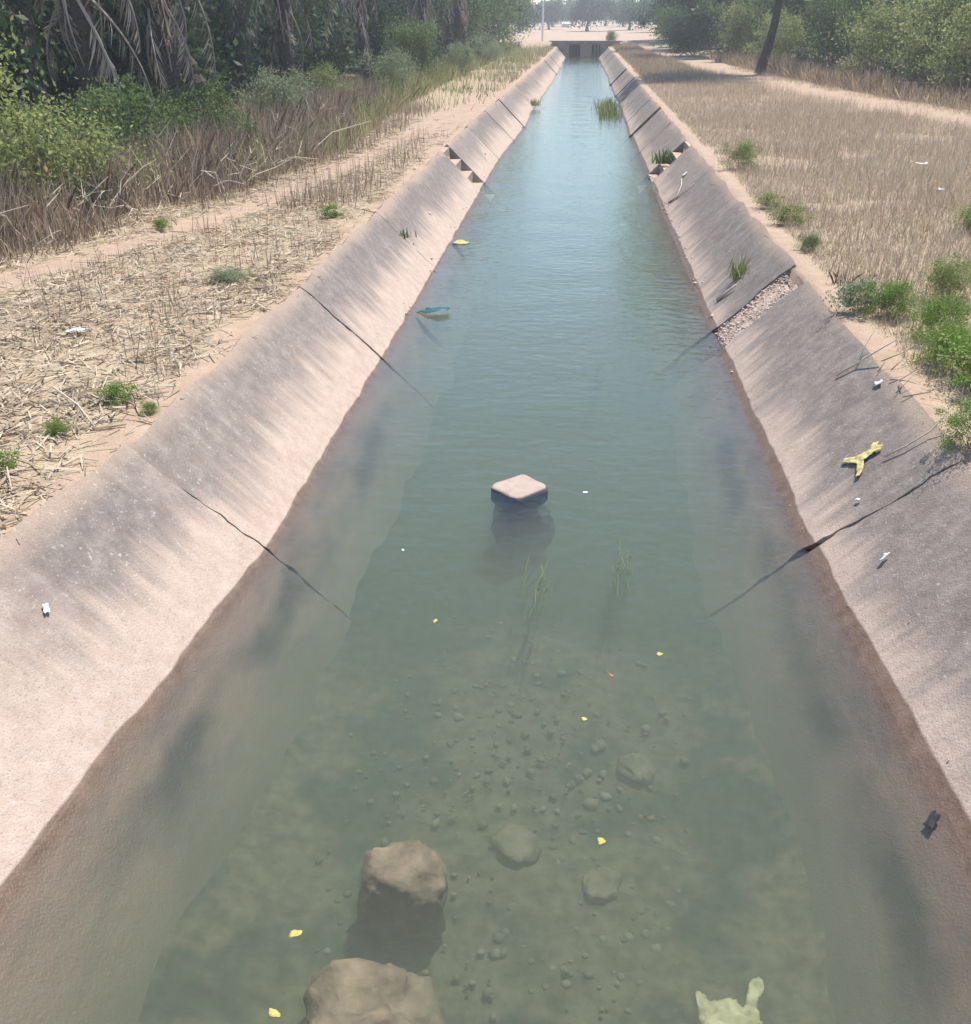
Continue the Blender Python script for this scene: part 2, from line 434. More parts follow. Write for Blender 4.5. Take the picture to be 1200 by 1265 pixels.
# ------------------------------------------------------------------ concrete lining, panel by panel
THICK = .17
def panel_mesh(side, y0, y1, g0, g1, dz=0., tilt=0., top=.745, stain=1., seed=0, skew=-.12, bite=None):
    """slab from y0 to y1; g0/g1: functions of the slope height u giving the inset at each end"""
    n = max(4, int((y1 - y0) / (.11 if y0 < 14 else .3))); uu = np.concatenate([np.linspace(-DEPTH - .05, 0, 22 if y0 < 14 else 6), np.linspace(0, top, 38 if y0 < 14 else 14)[1:]])
    k = len(uu)
    U = np.tile(uu[None], (n + 1, 1)); 
    T = np.tile(np.linspace(0, 1, n + 1)[:, None], (1, k))
    jag = lambda s: .012 * vnoise(uu * 9 + y0 * 3 * (s == 1) + y1 * 3 * (s == 2), uu * 0, 77) + .009 * vnoise(uu * 26 + y0 * 7 * (s == 1) + y1 * 7 * (s == 2), uu * 0, 78) + .004 * vnoise(uu * 48, uu * 0 + s, seed + 4)
    A = y0 + g0(uu) + jag(1); B = y1 - g1(uu) + jag(2)
    if bite is not None: A = A + bite[0](uu); B = B - bite[1](uu)
    sk = skew * np.clip(uu, 0, 1)
    Y = (A + sk)[None] * (1 - T) + (B + sk)[None] * T
    wob = .006 * fbm(Y * 1.5, U * 3, seed + 11)
    off = dz + tilt * (T - .5) + wob               # along the slope normal
    X0 = XL(Y) if side < 0 else XR(Y)
    top_j = .02 * vnoise(Y * 2.3, Y * 0 + 7, seed)
    Ue = U + np.where(U > top - .01, top_j, 0)
    s = .7071
    X = X0 + side * (Ue - off * s); Z = Ue + off * s
    Xb = X0 + side * (Ue + THICK * s); Zb = Ue - THICK * s
    v = np.concatenate([np.stack([X, Y, Z], -1).reshape(-1, 3), np.stack([Xb, Y, Zb], -1).reshape(-1, 3)])
    m = (n + 1) * k
    i = (np.arange(n)[:, None] * k + np.arange(k - 1)[None]).ravel()
    q = np.stack([i, i + 1, i + 1 + k, i + k], -1)
    fcs = [q, q[:, ::-1] + m]
    def edge(idx):
        a = idx[:-1]; b = idx[1:]; return np.stack([a, b, b + m, a + m], -1)
    fcs += [edge(np.arange(k))[:, ::-1], edge(n * k + np.arange(k)), edge(np.arange(n + 1) * k), edge(np.arange(n + 1) * k + k - 1)[:, ::-1]]
    q = np.concatenate(fcs)
    if side < 0: q = q
    else: q = q[:, ::-1]
    me = mesh('panel', v, q)
    me.polygons.foreach_set('use_smooth', np.ones(len(me.polygons), bool))
    me.set_sharp_from_angle(angle=R(35))
    ua = np.concatenate([Ue.ravel(), Ue.ravel()]).astype(np.float32)
    a = me.attributes.new('u', 'FLOAT', 'POINT'); a.data.foreach_set('value', ua)
    st = stain(np.concatenate([Y.ravel(), Y.ravel()]), ua) if callable(stain) else np.full(len(ua), stain)
    a = me.attributes.new('stain', 'FLOAT', 'POINT'); a.data.foreach_set('value', np.asarray(st, np.float32))
    return me

def gap(wat, mid, top, seed=0):
    """half-gap width under water / at the waterline / halfway / at the top"""
    return lambda u: np.interp(u, [-.6, -.3, 0, .15, .35, .7], [wat * .5, wat * .6, wat, mid * 1.2, mid, top]) * (1 + .8 * vnoise(u * 22, u * 0, seed))
tight = gap(.003, .0015, .0008)
linL = empty('canal_lining_left'); tag(linL, 'left sloping concrete lining of the canal, pale silt along the water', 'canal lining', kind='structure')
linR = empty('canal_lining_right'); tag(linR, 'right sloping concrete lining of the canal, cracked and grey', 'canal lining', kind='structure')
zero = lambda u: u * 0

def stain_l0(y, u):   # near left slab: mostly pale, one grey patch in its upper half
    return np.clip(1.25 - np.abs(y - 4.4) / 1.1, .35, .9) * np.clip((y - 1.2) / 2.4, .3, 1)

jl = [-2.6, 1.3, 5.2, 9.05, 12.9, 16.6, 19.35]
jl2 = [20.35, 24.0, 27.8, 31.6, 35.4, 39.2, 43, 46.8, 50.6, 54.4, 58.2, 62, 65.8, 69.6, 73.4, 77.2, 81, 84.8, 88.2]
gl_ = {5.2: gap(.016, .005, .0008, 2), 9.05: gap(.016, .011, .002, 3), 12.9: gap(.004, .006, .008, 4)}
def lay(parent, side, js, gd, stains, mat, seed0, first_tight=zero, last=zero, skew=-.12, bites={}):
    for i, (a, b) in enumerate(zip(js[:-1], js[1:])):
        g0 = gd.get(a, tight) if i else gd.get(a, first_tight); g1 = gd.get(b, tight) if i < len(js) - 2 else gd.get(b, last)
        r = random.Random(seed0 + i)
        far = a > 22
        me = panel_mesh(side, a, b, g0, g1, dz=r.uniform(-.003, .004) if not far else r.uniform(-.03, .05),
                        tilt=r.uniform(-.005, .005) if not far else r.uniform(-.05, .05),
                        stain=stains.get(a, r.uniform(.8, 1.0)), seed=seed0 + i * 3, skew=skew, bite=bites.get(a))
        ob('concrete_panel', me, mat, parent)
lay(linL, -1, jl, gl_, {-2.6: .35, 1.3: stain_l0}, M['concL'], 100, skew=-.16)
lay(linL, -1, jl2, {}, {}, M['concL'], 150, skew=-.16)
jr = [-2.2, 1.6, 5.5, 9.72]
jr1 = [10.34, 14.0, 17.6, 20.75]
jr2 = [21.8, 25.4, 29.2, 33.0, 36.8, 40.6, 44.4, 48.2, 52, 55.8, 59.6, 63.4, 67.2, 71, 74.8, 78.6, 82.4, 86.2, 88.6]
gr_ = {5.5: gap(.020, .010, .004, 5)}
biteA = (zero, lambda u: .10 * np.exp(-((u + .02) / .12) ** 2) + .05 * vnoise(u * 8, u * 0 + 2, 5) * (u > -.2))
biteB = (lambda u: .06 * vnoise(u * 7, u * 0 + 8, 15) + np.where(u > .62, .0, 0) - .08 * np.exp(-((u - .2) / .2) ** 2), zero)
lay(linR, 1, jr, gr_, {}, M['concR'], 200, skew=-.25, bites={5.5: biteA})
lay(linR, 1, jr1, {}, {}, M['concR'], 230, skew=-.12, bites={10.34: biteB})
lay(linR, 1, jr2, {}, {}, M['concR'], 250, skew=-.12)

# steps cut through the linings
def steps(side, ya, yb, sk, label):
    root = empty('concrete_steps'); tag(root, label, 'steps', 'flights of steps down to the water')
    rise = .225
    for k in range(5):
        zt = .70 - rise * (k + 1); u0, u1 = zt, zt + rise + .01
        ym = sk * max(0, zt + rise)
        X0 = float(XL((ya + yb) / 2) if side < 0 else XR((ya + yb) / 2))
        mb = MB()
        yo = ym
        mb.box(min(X0 + side * u0, X0 + side * u1), max(X0 + side * u0, X0 + side * u1), ya - .08 + yo, yb + .08 + yo, zt - .30, zt)
        ob('step', mb.mesh('step'), M['conc'], root)
    mb = MB()      # head wall behind the top step
    mb.box(min(X0 + side * .702, X0 + side * .78), max(X0 + side * .702, X0 + side * .78), ya - .1 + sk * .7, yb + .1 + sk * .7, .3, .70)
    ob('head_wall', mb.mesh('head_wall'), M['conc'], root)
steps(-1, 19.35, 20.35, -.16, 'worn concrete steps notched into the left lining')
steps(1, 20.75, 21.8, -.12, 'worn concrete steps notched into the right lining with weed beside')

# ------------------------------------------------------------------ far bridge over the canal
def bridge():
    root = empty('small_bridge', (0, 88.9, 0)); tag(root, 'low concrete slab bridge crossing the far end of the canal', 'bridge')
    mb = MB(); mb.box(-2.4, 3.2, -.25, 3.6, .96, 1.14); ob('deck', mb.mesh('deck'), M['bridge'], root)
    mb = MB(); mb.box(-2.6, 3.4, -.32, -.02, 1.142, 1.23); ob('kerb', mb.mesh('kerb'), M['bridge'], root)
    mb = MB(); mb.box(-.02, .92, -.1, 3.4, -.62, .955); ob('pier', mb.mesh('pier'), M['conc'], root)
    for x0, x1 in ((-2.5, -.95), (1.62, 3.3)):
        mb = MB(); mb.box(x0, x1, -.15, 3.5, -.62, .957); ob('abutment', mb.mesh('abutment'), M['bridge'], root)
    for x in (1.2, 1.45):
        mb = MB(); mb.box(x - .05, x + .05, -.12, .0, -.6, .954); ob('gate_post', mb.mesh('gate_post'), M['bridge'], root)
bridge()
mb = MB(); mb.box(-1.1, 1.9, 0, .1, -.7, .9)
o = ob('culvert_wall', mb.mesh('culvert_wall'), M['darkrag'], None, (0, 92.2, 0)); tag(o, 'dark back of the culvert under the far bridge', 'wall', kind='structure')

# ------------------------------------------------------------------ vegetation builders
def rot_frames(n, up=.3, g=rng):
    d = g.normal(size=(n, 3)); d[:, 2] += up; d /= np.linalg.norm(d, axis=1)[:, None]     # leaf axis
    a = g.normal(size=(n, 3)); s = np.cross(d, a); s /= np.linalg.norm(s, axis=1)[:, None] + 1e-9
    return d, s

def leaves(c, size, aspect=.5, up=.3, g=rng, droop=0):
    """diamond leaves at centres c: (4n verts, n quads)"""
    n = len(c); d, s = rot_frames(n, up, g)
    L = (size * g.uniform(.6, 1.4, n))[:, None]; W = L * aspect * .5
    mid = c + d * L * .45
    nrm = np.cross(d, s)
    tip = c + d * L; tip[:, 2] -= droop * L[:, 0]
    v = np.stack([c, mid + s * W - nrm * L * .06, tip, mid - s * W - nrm * L * .06], 1).reshape(-1, 3)
    return v, np.arange(4 * n).reshape(-1, 4)

def clump_cloud(n, rx, ry, rz, nclump, cr, g, zc=0., low=-.6, shell=.55):
    """points in many small clumps spread over an uneven ellipsoid"""
    k = g.normal(size=(nclump, 3)); k /= np.linalg.norm(k, axis=1)[:, None]
    k[:, 2] = np.where(k[:, 2] < low, -k[:, 2], k[:, 2])
    rr = shell + (1 - shell) * g.random(nclump)
    rr = rr * (1 + .25 * g.normal(size=nclump).clip(-1.2, 1.2))
    cc = k * rr[:, None] * np.array([rx, ry, rz])
    wgt = g.uniform(.4, 1.6, nclump); wgt /= wgt.sum()
    idx = g.choice(nclump, n, p=wgt)
    sz = cr * g.uniform(.5, 1.5, nclump)
    p = cc[idx] + g.normal(size=(n, 3)) * sz[idx][:, None] * np.array([1, 1, .75])
    p[:, 2] += zc
    return p, cc + np.array([0, 0, zc])

def bush_meshes(seed, rx, ry, rz, n, leaf, nclump=36, cr=.22, up=.35, aspect=.5):
    g = np.random.default_rng(seed)
    p, cc = clump_cloud(n, rx, ry, rz, nclump, cr, g, zc=rz * .95, low=-.75, shell=.35)
    p[:, 2] = np.abs(p[:, 2]) + .02
    v, f = leaves(p, leaf, aspect, up, g)
    mb = MB()
    for i in range(9):
        e = cc[g.integers(len(cc))]
        e = np.array([e[0] * .8, e[1] * .8, abs(e[2])])
        b = np.array([g.normal() * .05, g.normal() * .05, -.05])
        m = (b + e) / 2 + g.normal(size=3) * .08 * rz
        mb.tube([b, m, e], [.018 * rz, .012 * rz, .004 * rz], 5)
    return mesh('foliage', v, f), mb.mesh('stem')

def bush(protos, i, mats, loc, scale, label, group=None, rz=None, name='bush', cat='bush'):
    fm, sm = protos[i]
    r = empty(name, loc, random.uniform(0, 6.28) if rz is None else rz, scale)
    tag(r, label, cat, group)
    o = bpy.data.objects.new('foliage', fm); COL.objects.link(o); o.parent = r
    if len(fm.materials) == 0: fm.materials.append(mats)
    o.material_slots[0].link = 'OBJECT'; o.material_slots[0].material = mats
    s = ob('stem', sm, M['twig'], r)
    return r

def tree_meshes(seed, H, R_, rz, trunk_h, tr, n, leaf, lean=(0, 0), coff=(0, 0), nclump=60, cr=.5, up=-.1, aspect=.45, bend=.3):
    """trunk with limbs, crown; origin at the foot"""
    g = np.random.default_rng(seed)
    zc = H - rz
    p, cc = clump_cloud(n, R_, R_, rz, nclump, cr, g, zc=zc, low=-.8, shell=.45)
    off = np.array([lean[0] + coff[0], lean[1] + coff[1], 0])
    p += off; cc = cc + off
    p[:, 2] = np.maximum(p[:, 2], .15 * H * g.random(n) + .3)
    v, f = leaves(p, leaf, aspect, up, g, droop=.15)
    mb = MB()
    zz = np.linspace(-.3, trunk_h, 9); tt = np.clip(zz / trunk_h, 0, 1)
    pts = np.stack([lean[0] * tt ** 1.3 * .8 + bend * tr * np.sin(tt * 5), lean[1] * tt ** 1.3 * .8 + bend * tr * np.cos(tt * 4) - bend * tr, zz], -1)
    mb.tube(pts, tr * (1.25 - .55 * tt) * (1 + .5 * np.exp(-tt * 12)), 9)
    top = pts[-1]
    for i in range(11):
        e = cc[g.integers(len(cc))]; st = pts[g.integers(5, 9)]
        m = st * .5 + e * .5 + g.normal(size=3) * .12 * R_
        mb.tube([st, st * .75 + m * .25 + g.normal(size=3) * .03 * R_, m, e], tr * np.array([.55, .42, .28, .08]), 6)
    return mesh('crown', v, f), mb.mesh('trunk', True)

def tree(pm, mat, loc, scale, label, group=None, rz=None, name='tree', bark='bark'):
    cm, tm = pm
    r = empty(name, loc, random.uniform(0, 6.28) if rz is None else rz, scale); tag(r, label, 'tree', group)
    o = bpy.data.objects.new('crown', cm); COL.objects.link(o); o.parent = r
    if len(cm.materials) == 0: cm.materials.append(mat)
    o.material_slots[0].link = 'OBJECT'; o.material_slots[0].material = mat
    ob('trunk', tm, M[bark], r)
    return r

# fronds: a curved midrib with two rows of narrow leaflets, growing along +X
def frond_mesh(seed, L, droop, nl, ll, dead=False):
    g = np.random.default_rng(seed)
    tt = np.linspace(0, 1, 14)
    th = -droop * tt ** 1.2
    dx = np.cos(th); dz = np.sin(th)
    pts = np.stack([np.cumsum(dx) * L / 14, .06 * L * np.sin(tt * 2 + seed), np.cumsum(dz) * L / 14], -1)
    V, F = [], []
    mb = MB(); mb.tube(pts, .022 * (1.15 - tt) + .004, 4)
    V = list(mb.v); F = list(mb.f)
    for i in range(nl):
        q = .16 + .84 * i / nl; k = q * 13; a = int(min(k, 12)); fr = k - a
        b = pts[a] * (1 - fr) + pts[a + 1] * fr
        tan = pts[a + 1] - pts[a]; tan /= np.linalg.norm(tan)
        for s in (-1, 1):
            if dead and g.random() < .35: continue
            l = ll * (math.sin(math.pi * min(1, q * .9 + .08)) * .9 + .15) * g.uniform(.7, 1.15)
            side = np.array([-tan[1], tan[0], 0]) ; side = side / (np.linalg.norm(side) + 1e-6) * s
            d = tan * (.65 if not dead else .9) + side * (.8 if not dead else .45) + np.array([0, 0, -.25 if not dead else -.7]) + g.normal(size=3) * .12
            d /= np.linalg.norm(d)
            e = b + d * l; e[2] -= l * (.12 if not dead else .25)
            m = b + d * l * .5
            wv = np.cross(d, [0, 0, 1.]); wv = wv / (np.linalg.norm(wv) + 1e-6) * .016
            o = len(V); V += [tuple(b), tuple(m + wv), tuple(e), tuple(m - wv)]; F.append((o, o + 1, o + 2, o + 3))
    return mesh('frond', np.array(V), F)

GF = [frond_mesh(1, 2.6, 1.3, 34, .55), frond_mesh(2, 2.9, 1.0, 36, .6), frond_mesh(3, 2.4, 1.7, 32, .5)]
DF = [frond_mesh(11, 2.1, 1.0, 26, .42, True), frond_mesh(12, 2.5, .8, 28, .45, True), frond_mesh(13, 1.8, 1.3, 24, .38, True)]
def palm(loc, H, label, seed, ngreen=16, ndead=14, lean=(0, 0), tr=.2, skirt=1.0, rz=0):
    g = np.random.default_rng(seed)
    r = empty('palm_tree', loc, rz); tag(r, label, 'palm tree', 'palms of the thicket on the left bank')
    zz = np.linspace(-.3, H, 26); tt = np.clip(zz / H, 0, 1)
    pts = np.stack([lean[0] * tt ** 1.4, lean[1] * tt ** 1.4, zz], -1)
    mb = MB(); mb.tube(pts, tr * (1.1 - .25 * tt) * (1 + .12 * np.where(np.arange(26) % 2, 1, -1)), 9)
    ob('trunk', mb.mesh('trunk'), M['bark'], r)
    top = pts[-1]
    for i in range(ngreen):
        m = GF[i % 3]; a = g.uniform(0, 6.28); el = g.uniform(-.35, 1.1)
        ob('frond', m, M['frond'], r, top + np.array([0, 0, -.05 * i / ngreen]), (0, -el, a), g.uniform(.8, 1.2))
    for i in range(ndead):
        m = DF[i % 3]; a = g.uniform(0, 6.28); h = g.uniform(.0, .42) * skirt
        k = pts[int(25 * (1 - h))]
        ob('dead_frond', m, M['deadfrond'], r, k, (0, g.uniform(.7, 1.35), a), g.uniform(.7, 1.15))
    return r

def blades(p, h, lean, width, g=rng, two=False):
    """grass blades (thin triangles) rooted at p"""
    n = len(p); a = g.uniform(0, 6.283, n); b = g.uniform(0, 6.283, n)
    s = np.stack([np.cos(a), np.sin(a), np.zeros(n)], -1) * (width * g.uniform(.6, 1.4, n))[:, None]
    ln = (lean * g.random(n) * h)
    tip = p + np.stack([np.cos(b) * ln, np.sin(b) * ln, np.sqrt(np.maximum(h * h - ln * ln, .01 * h * h))], -1)
    if not two:
        return np.stack([p - s, p + s, tip], 1).reshape(-1, 3), np.arange(3 * n).reshape(-1, 3)
    mid = p + (tip - p) * .5 + np.array([0, 0, 1.]) * (h * .12)[:, None]
    return np.stack([p - s, p + s, mid + s * .6, tip, mid - s * .6], 1).reshape(-1, 3), np.arange(5 * n).reshape(-1, 5)

def stuff(name, v, f, mat, label, cat):
    return tag(ob(name, mesh(name, v, f), mat), label, cat, kind='stuff')

# ------------------------------------------------------------------ ground cover (stuff)
def sample(n, x0, x1, y0, y1, pw=1.0):
    x = rng.uniform(x0, x1, n); y = y0 + (y1 - y0) * rng.random(n) ** pw
    return x, y
def dist(x, y): return np.where(x < 0, XL(y) - x, x - XR(y))

# straw litter lying on the left bank
x, y = sample(90000, -8.0, -2.2, 2.8, 26, 1.5)
d = dist(x, y)
keep = (d > .72) & (rng.random(len(x)) < np.clip(1.15 - bare(x, y) * 1.15, 0, 1) * (.55 + .6 * fbm(x * 1.4, y * 1.4, 51)))
x, y = x[keep], y[keep]; n = len(x)
z = bank_z(x, y) + rng.uniform(.004, .03, n)
a = rng.uniform(0, 6.283, n); L = rng.uniform(.03, .13, n); wd = rng.uniform(.0025, .006, n)
dv = np.stack([np.cos(a) * L, np.sin(a) * L, rng.normal(0, .018, n)], -1); sv = np.stack([-np.sin(a) * wd, np.cos(a) * wd, rng.normal(0, .003, n)], -1)
c = np.stack([x, y, z], -1)
v = np.stack([c - dv - sv, c - dv + sv, c + dv + sv, c + dv - sv], 1).reshape(-1, 3)
stuff('straw_litter', v, np.arange(4 * n).reshape(-1, 4), M['straw'], 'pale straw litter scattered over the left bank', 'straw')

# thin dry stalks standing on the left bank, gathered in loose tufts
tx, ty = sample(420, -6.6, -2.75, 3.2, 24, .95)
k = (dist(tx, ty) > 1.0) & (np.abs(tx - path_l(ty)) > .35) & (fbm(tx * .55, ty * .55, 61) > -.12)
tx, ty = tx[k], ty[k]
cnt = rng.integers(3, 16, len(tx)); idx = np.repeat(np.arange(len(tx)), cnt)
x = tx[idx] + rng.normal(0, .10, len(idx)); y = ty[idx] + rng.normal(0, .10, len(idx))
h = rng.uniform(.12, .42, len(idx)) * rng.uniform(.6, 1.2, len(tx))[idx]
v, f = blades(np.stack([x, y, bank_z(x, y) - .01], -1), h, .35, .0035)
stuff('dry_stalks', v, f, M['brush'], 'thin brown dry stalks standing on the left bank', 'dry stalks')

# dry stalk belt beside the left lining further along
x, y = sample(26000, -6.2, -2.7, 13, 30, .9); d = dist(x, y)
k = (d > 1.1) & (rng.random(len(x)) < np.clip(.75 - bare(x, y), 0, 1)) & (fbm(x * .8, y * .5, 71) + rng.normal(0, .35, len(x)) > .05)
x, y = x[k], y[k]
v, f = blades(np.stack([x, y, bank_z(x, y) - .01], -1), rng.uniform(.15, .55, len(x)), .3, .006)
stuff('dry_grass_belt', v, f, M['brush'], 'brown dry grass belt between the left lining and the thicket', 'dry grass')

# brown brush at the foot of the left thicket
def left_edge(y): return np.interp(y, [7, 9, 11, 14.7, 18, 27, 40, 90], [-6.4, -6.1, -5.75, -5.0, -4.7, -5.3, -5.6, -5.2])
n = 52000
y = 7 + 24 * rng.random(n) ** 1.15; x = left_edge(y) - np.abs(rng.normal(0, 1.1, n)) + rng.normal(0, .12, n)
k = fbm(x * .9, y * .9, 81) + rng.normal(0, .25, n) > -.1; x, y = x[k], y[k]
h = rng.uniform(.35, .95, len(x)) * (1 + .35 * fbm(x * .8, y * .8, 85)) * np.clip(.45 + (left_edge(y) - x) * .9, .35, 1.1)
v, f = blades(np.stack([x, y, bank_z(x, y) - .02], -1), h, .75, .006, two=True)
stuff('dry_brush', v, f, M['brush'], 'tangled brown dry brush along the foot of the left thicket', 'dry brush')
n = 16000
y = 15 + 73 * rng.random(n) ** 1.05; x = left_edge(y) - np.abs(rng.normal(0, 1.3, n)) + .45
k = fbm(x * .7, y * .4, 111) + rng.normal(0, .3, n) + np.clip((y - 22) / 14, -.6, .5) > .0; x, y = x[k], y[k]
v, f = blades(np.stack([x, y, bank_z(x, y) - .02], -1), rng.uniform(.2, .8, len(x)), .75, .011, two=True)
stuff('green_grass', v, f, M['greengrass'], 'tall yellow green grass along the far left bank', 'grass')

# right bank: dense dry grass
n = 200000
x = XR(0) + .80 + 8.2 * rng.random(n) ** 1.15; y = 4.5 + 46 * rng.random(n) ** 1.75
k = (rng.random(n) < np.clip(1.05 - bare(x, y) * 1.3, 0, 1)) & (fbm(x * .8, y * .8, 91) > -.42) & (x < path_r(y) + 1.2)
x, y = x[k], y[k]
h = rng.uniform(.05, .26, len(x)) * (1 + .6 * fbm(x * .6, y * .6, 95)) * np.clip(.45 + dist(x, y) * .22, .4, 1.25) * np.clip(y / 11, .6, 1.25)
v, f = blades(np.stack([x, y, bank_z(x, y) - .01], -1), h, .92, .0042)
stuff('dry_grass', v, f, M['dry'], 'fine dry grass covering the right bank', 'dry grass')
n = 40000    # flattened straw among it
x = XR(0) + .85 + 6 * rng.random(n); y = 4.5 + 22 * rng.random(n) ** 1.4
k = rng.random(n) < np.clip(1.0 - bare(x, y) * 1.2, 0, 1); x, y = x[k], y[k]; n = len(x)
v, f = blades(np.stack([x, y, bank_z(x, y) + .005], -1), rng.uniform(.06, .22, n), 1.0, .004)
stuff('flat_straw', v, f, M['straw'], 'flattened pale straw among the dry grass of the right bank', 'straw')
n = 9000     # green blades in patches among the right grass
x = XR(0) + .85 + 5 * rng.random(n); y = 5 + 22 * rng.random(n) ** 1.3
k = fbm(x * .7, y * .45, 131) + rng.normal(0, .12, n) > .28; x, y = x[k], y[k]
v, f = blades(np.stack([x, y, bank_z(x, y) - .005], -1), rng.uniform(.06, .24, len(x)), .8, .005)
stuff('green_blades', v, f, M['greengrass'], 'green blades growing in patches through the right dry grass', 'grass')
mbt = MB()   # pale dead twigs arching out of the left brush
for j in range(170):
    yy_ = rng.uniform(8.5, 24); x_ = float(left_edge(yy_)) - abs(rng.normal(0, .9)); b_ = np.array([x_, yy_, float(bank_z(np.array([x_]), np.array([yy_]))[0])])
    d_ = rng.normal(size=3) * np.array([.45, .45, .2]) + np.array([.1, -.1, .75]); L_ = rng.uniform(.5, 1.2)
    pt = [b_ + d_ * L_ * q + np.array([0, 0, -.35 * L_ * q * q]) + rng.normal(size=3) * .025 for q in np.linspace(0, 1, 5)]
    mbt.tube(pt, np.linspace(.009, .003, 5), 4, False)
    for q in (2, 3):
        e_ = rng.normal(size=3) * .16 + np.array([0, 0, .12]); mbt.tube([pt[q], pt[q] + e_ * .6, pt[q] + e_], [.005, .004, .002], 3, False)
tag(ob('brush_twigs', mbt.mesh('brush_twigs'), M['stick']), 'pale dead twigs arching out of the left dry brush', 'twigs', kind='stuff')
# brown grass edge between the right path and the bushes
n = 22000
y = 22 + 40 * rng.random(n) ** 1.3; x = path_r(y) + 1.25 + np.abs(rng.normal(0, .9, n))
k = fbm(x * .6, y * .35, 141) + rng.normal(0, .25, n) > -.2; x, y = x[k], y[k]; n = len(x)
v, f = blades(np.stack([x, y, bank_z(x, y) - .02], -1), rng.uniform(.25, .8, n) * np.clip(.75 + .9 * fbm(x * .5, y * .4, 143), .25, 1.3), .8, .011, two=True)
stuff('brown_grass_edge', v, f, M['brush'], 'brown tall grass edge along the right path under the bushes', 'dry grass')
n = 16000    # far right verge
y = 40 + 50 * rng.random(n); x = XR(0) + .9 + 2.6 * rng.random(n)
k = np.abs(x - path_r(y)) > .7; x, y = x[k], y[k]
v, f = blades(np.stack([x, y, bank_z(x, y) - .01], -1), rng.uniform(.12, .38, len(x)), .6, .012)
stuff('far_verge_grass', v, f, M['straw'], 'pale dry grass along the far right verge', 'dry grass')
n = 9000
y = 26 + 62 * rng.random(n) ** .7; x = XL(y) - 1.0 - 2.6 * rng.random(n)
k = fbm(x * .5, y * .3, 99) + rng.normal(0, .35, n) > .05; x, y = x[k], y[k]
v, f = blades(np.stack([x, y, bank_z(x, y) - .01], -1), rng.uniform(.12, .5, len(x)), .6, .014)
stuff('far_left_grass', v, f, M['greengrass'], 'sparse grass along the far left verge', 'grass')

# ------------------------------------------------------------------ palms and trees, left
def gz(x, y): return float(bank_z(np.array([float(x)]), np.array([float(y)]))[0])
def at(x, y): return (x, y, gz(x, y) - .03)
palm(at(-9.7, 14.8), 5.2, 'shaggy palm nearest the camera at the left edge with hanging dead fronds', 1, lean=(.4, .2))
palm(at(-7.9, 16.6), 4.6, 'dark palm with long pale hanging fronds behind the green bush', 2, 16, 20)
palm(at(-7.6, 19.0), 4.4, 'palm trunk standing right of the widest gap of the left thicket', 3, 16, 20, tr=.24)
palm(at(-8.6, 24.0), 4.2, 'palm with a curved dark trunk leaning left', 4, 18, 16, lean=(-2.2, .3), tr=.2)
palm(at(-7.8, 28.0), 3.6, 'low bushy palm with drooping green fronds above the green grass', 5, 26, 16, tr=.2)
palm(at(-7.2, 36.0), 5.2, 'slender dark palm trunk left of the round green shrub', 6, 16, 16, lean=(-.5, 0), tr=.17)
palm(at(-6.6, 45.0), 5.0, 'palm with grey dead skirt right of the round green shrub', 7, 18, 22)
palm(at(-5.7, 50.0), 5.2, 'thin palm trunk at the canal side of the grey skirted palms', 8, 16, 22, tr=.16)
palm(at(-6.3, 57.0), 5.0, 'last palm of the left row before the green trees', 9, 20, 18)
palm(at(-11.2, 21.0), 5.5, 'shaded palm deep in the left thicket behind the leaning trunk', 10, 18, 20)
palm(at(-10.2, 32.0), 5.4, 'shaded palm deep in the left thicket behind the slender trunk', 12, 18, 18)

TA = tree_meshes(21, 6.0, 2.6, 2.7, 3.0, .17, 15000, .17, nclump=75, cr=.42)
TB = tree_meshes(22, 7.5, 3.2, 3.5, 3.4, .22, 17000, .18, nclump=85, cr=.5)
TC = tree_meshes(23, 5.0, 2.4, 2.4, 2.0, .14, 15000, .15, nclump=60, cr=.40)
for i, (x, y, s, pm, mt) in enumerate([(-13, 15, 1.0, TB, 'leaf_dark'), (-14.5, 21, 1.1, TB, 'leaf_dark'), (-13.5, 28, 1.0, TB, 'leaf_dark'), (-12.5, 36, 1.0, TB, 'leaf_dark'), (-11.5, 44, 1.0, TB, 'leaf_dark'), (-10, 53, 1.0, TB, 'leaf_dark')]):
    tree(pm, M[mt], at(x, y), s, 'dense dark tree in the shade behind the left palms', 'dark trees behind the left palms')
for x, y, s, pm, mt, lb in [(-7.6, 64, 1.0, TA, 'leaf_mid', 'bright green tree just past the last palm on the left'),
                            (-7.4, 74, 1.1, TA, 'leaf_mid', 'green tree left of the white pole'),
                            (-7.6, 86, 1.15, TB, 'leaf_mid', 'rounded green tree beside the white pole'),
                            (-8.5, 104, 1.15, TB, 'leaf_far', 'green tree behind the white pole'),
                            (-11, 128, 1.2, TB, 'leaf_far', 'last hazy tree of the left row')]:
    tree(pm, M[mt], at(x, y), s, lb)

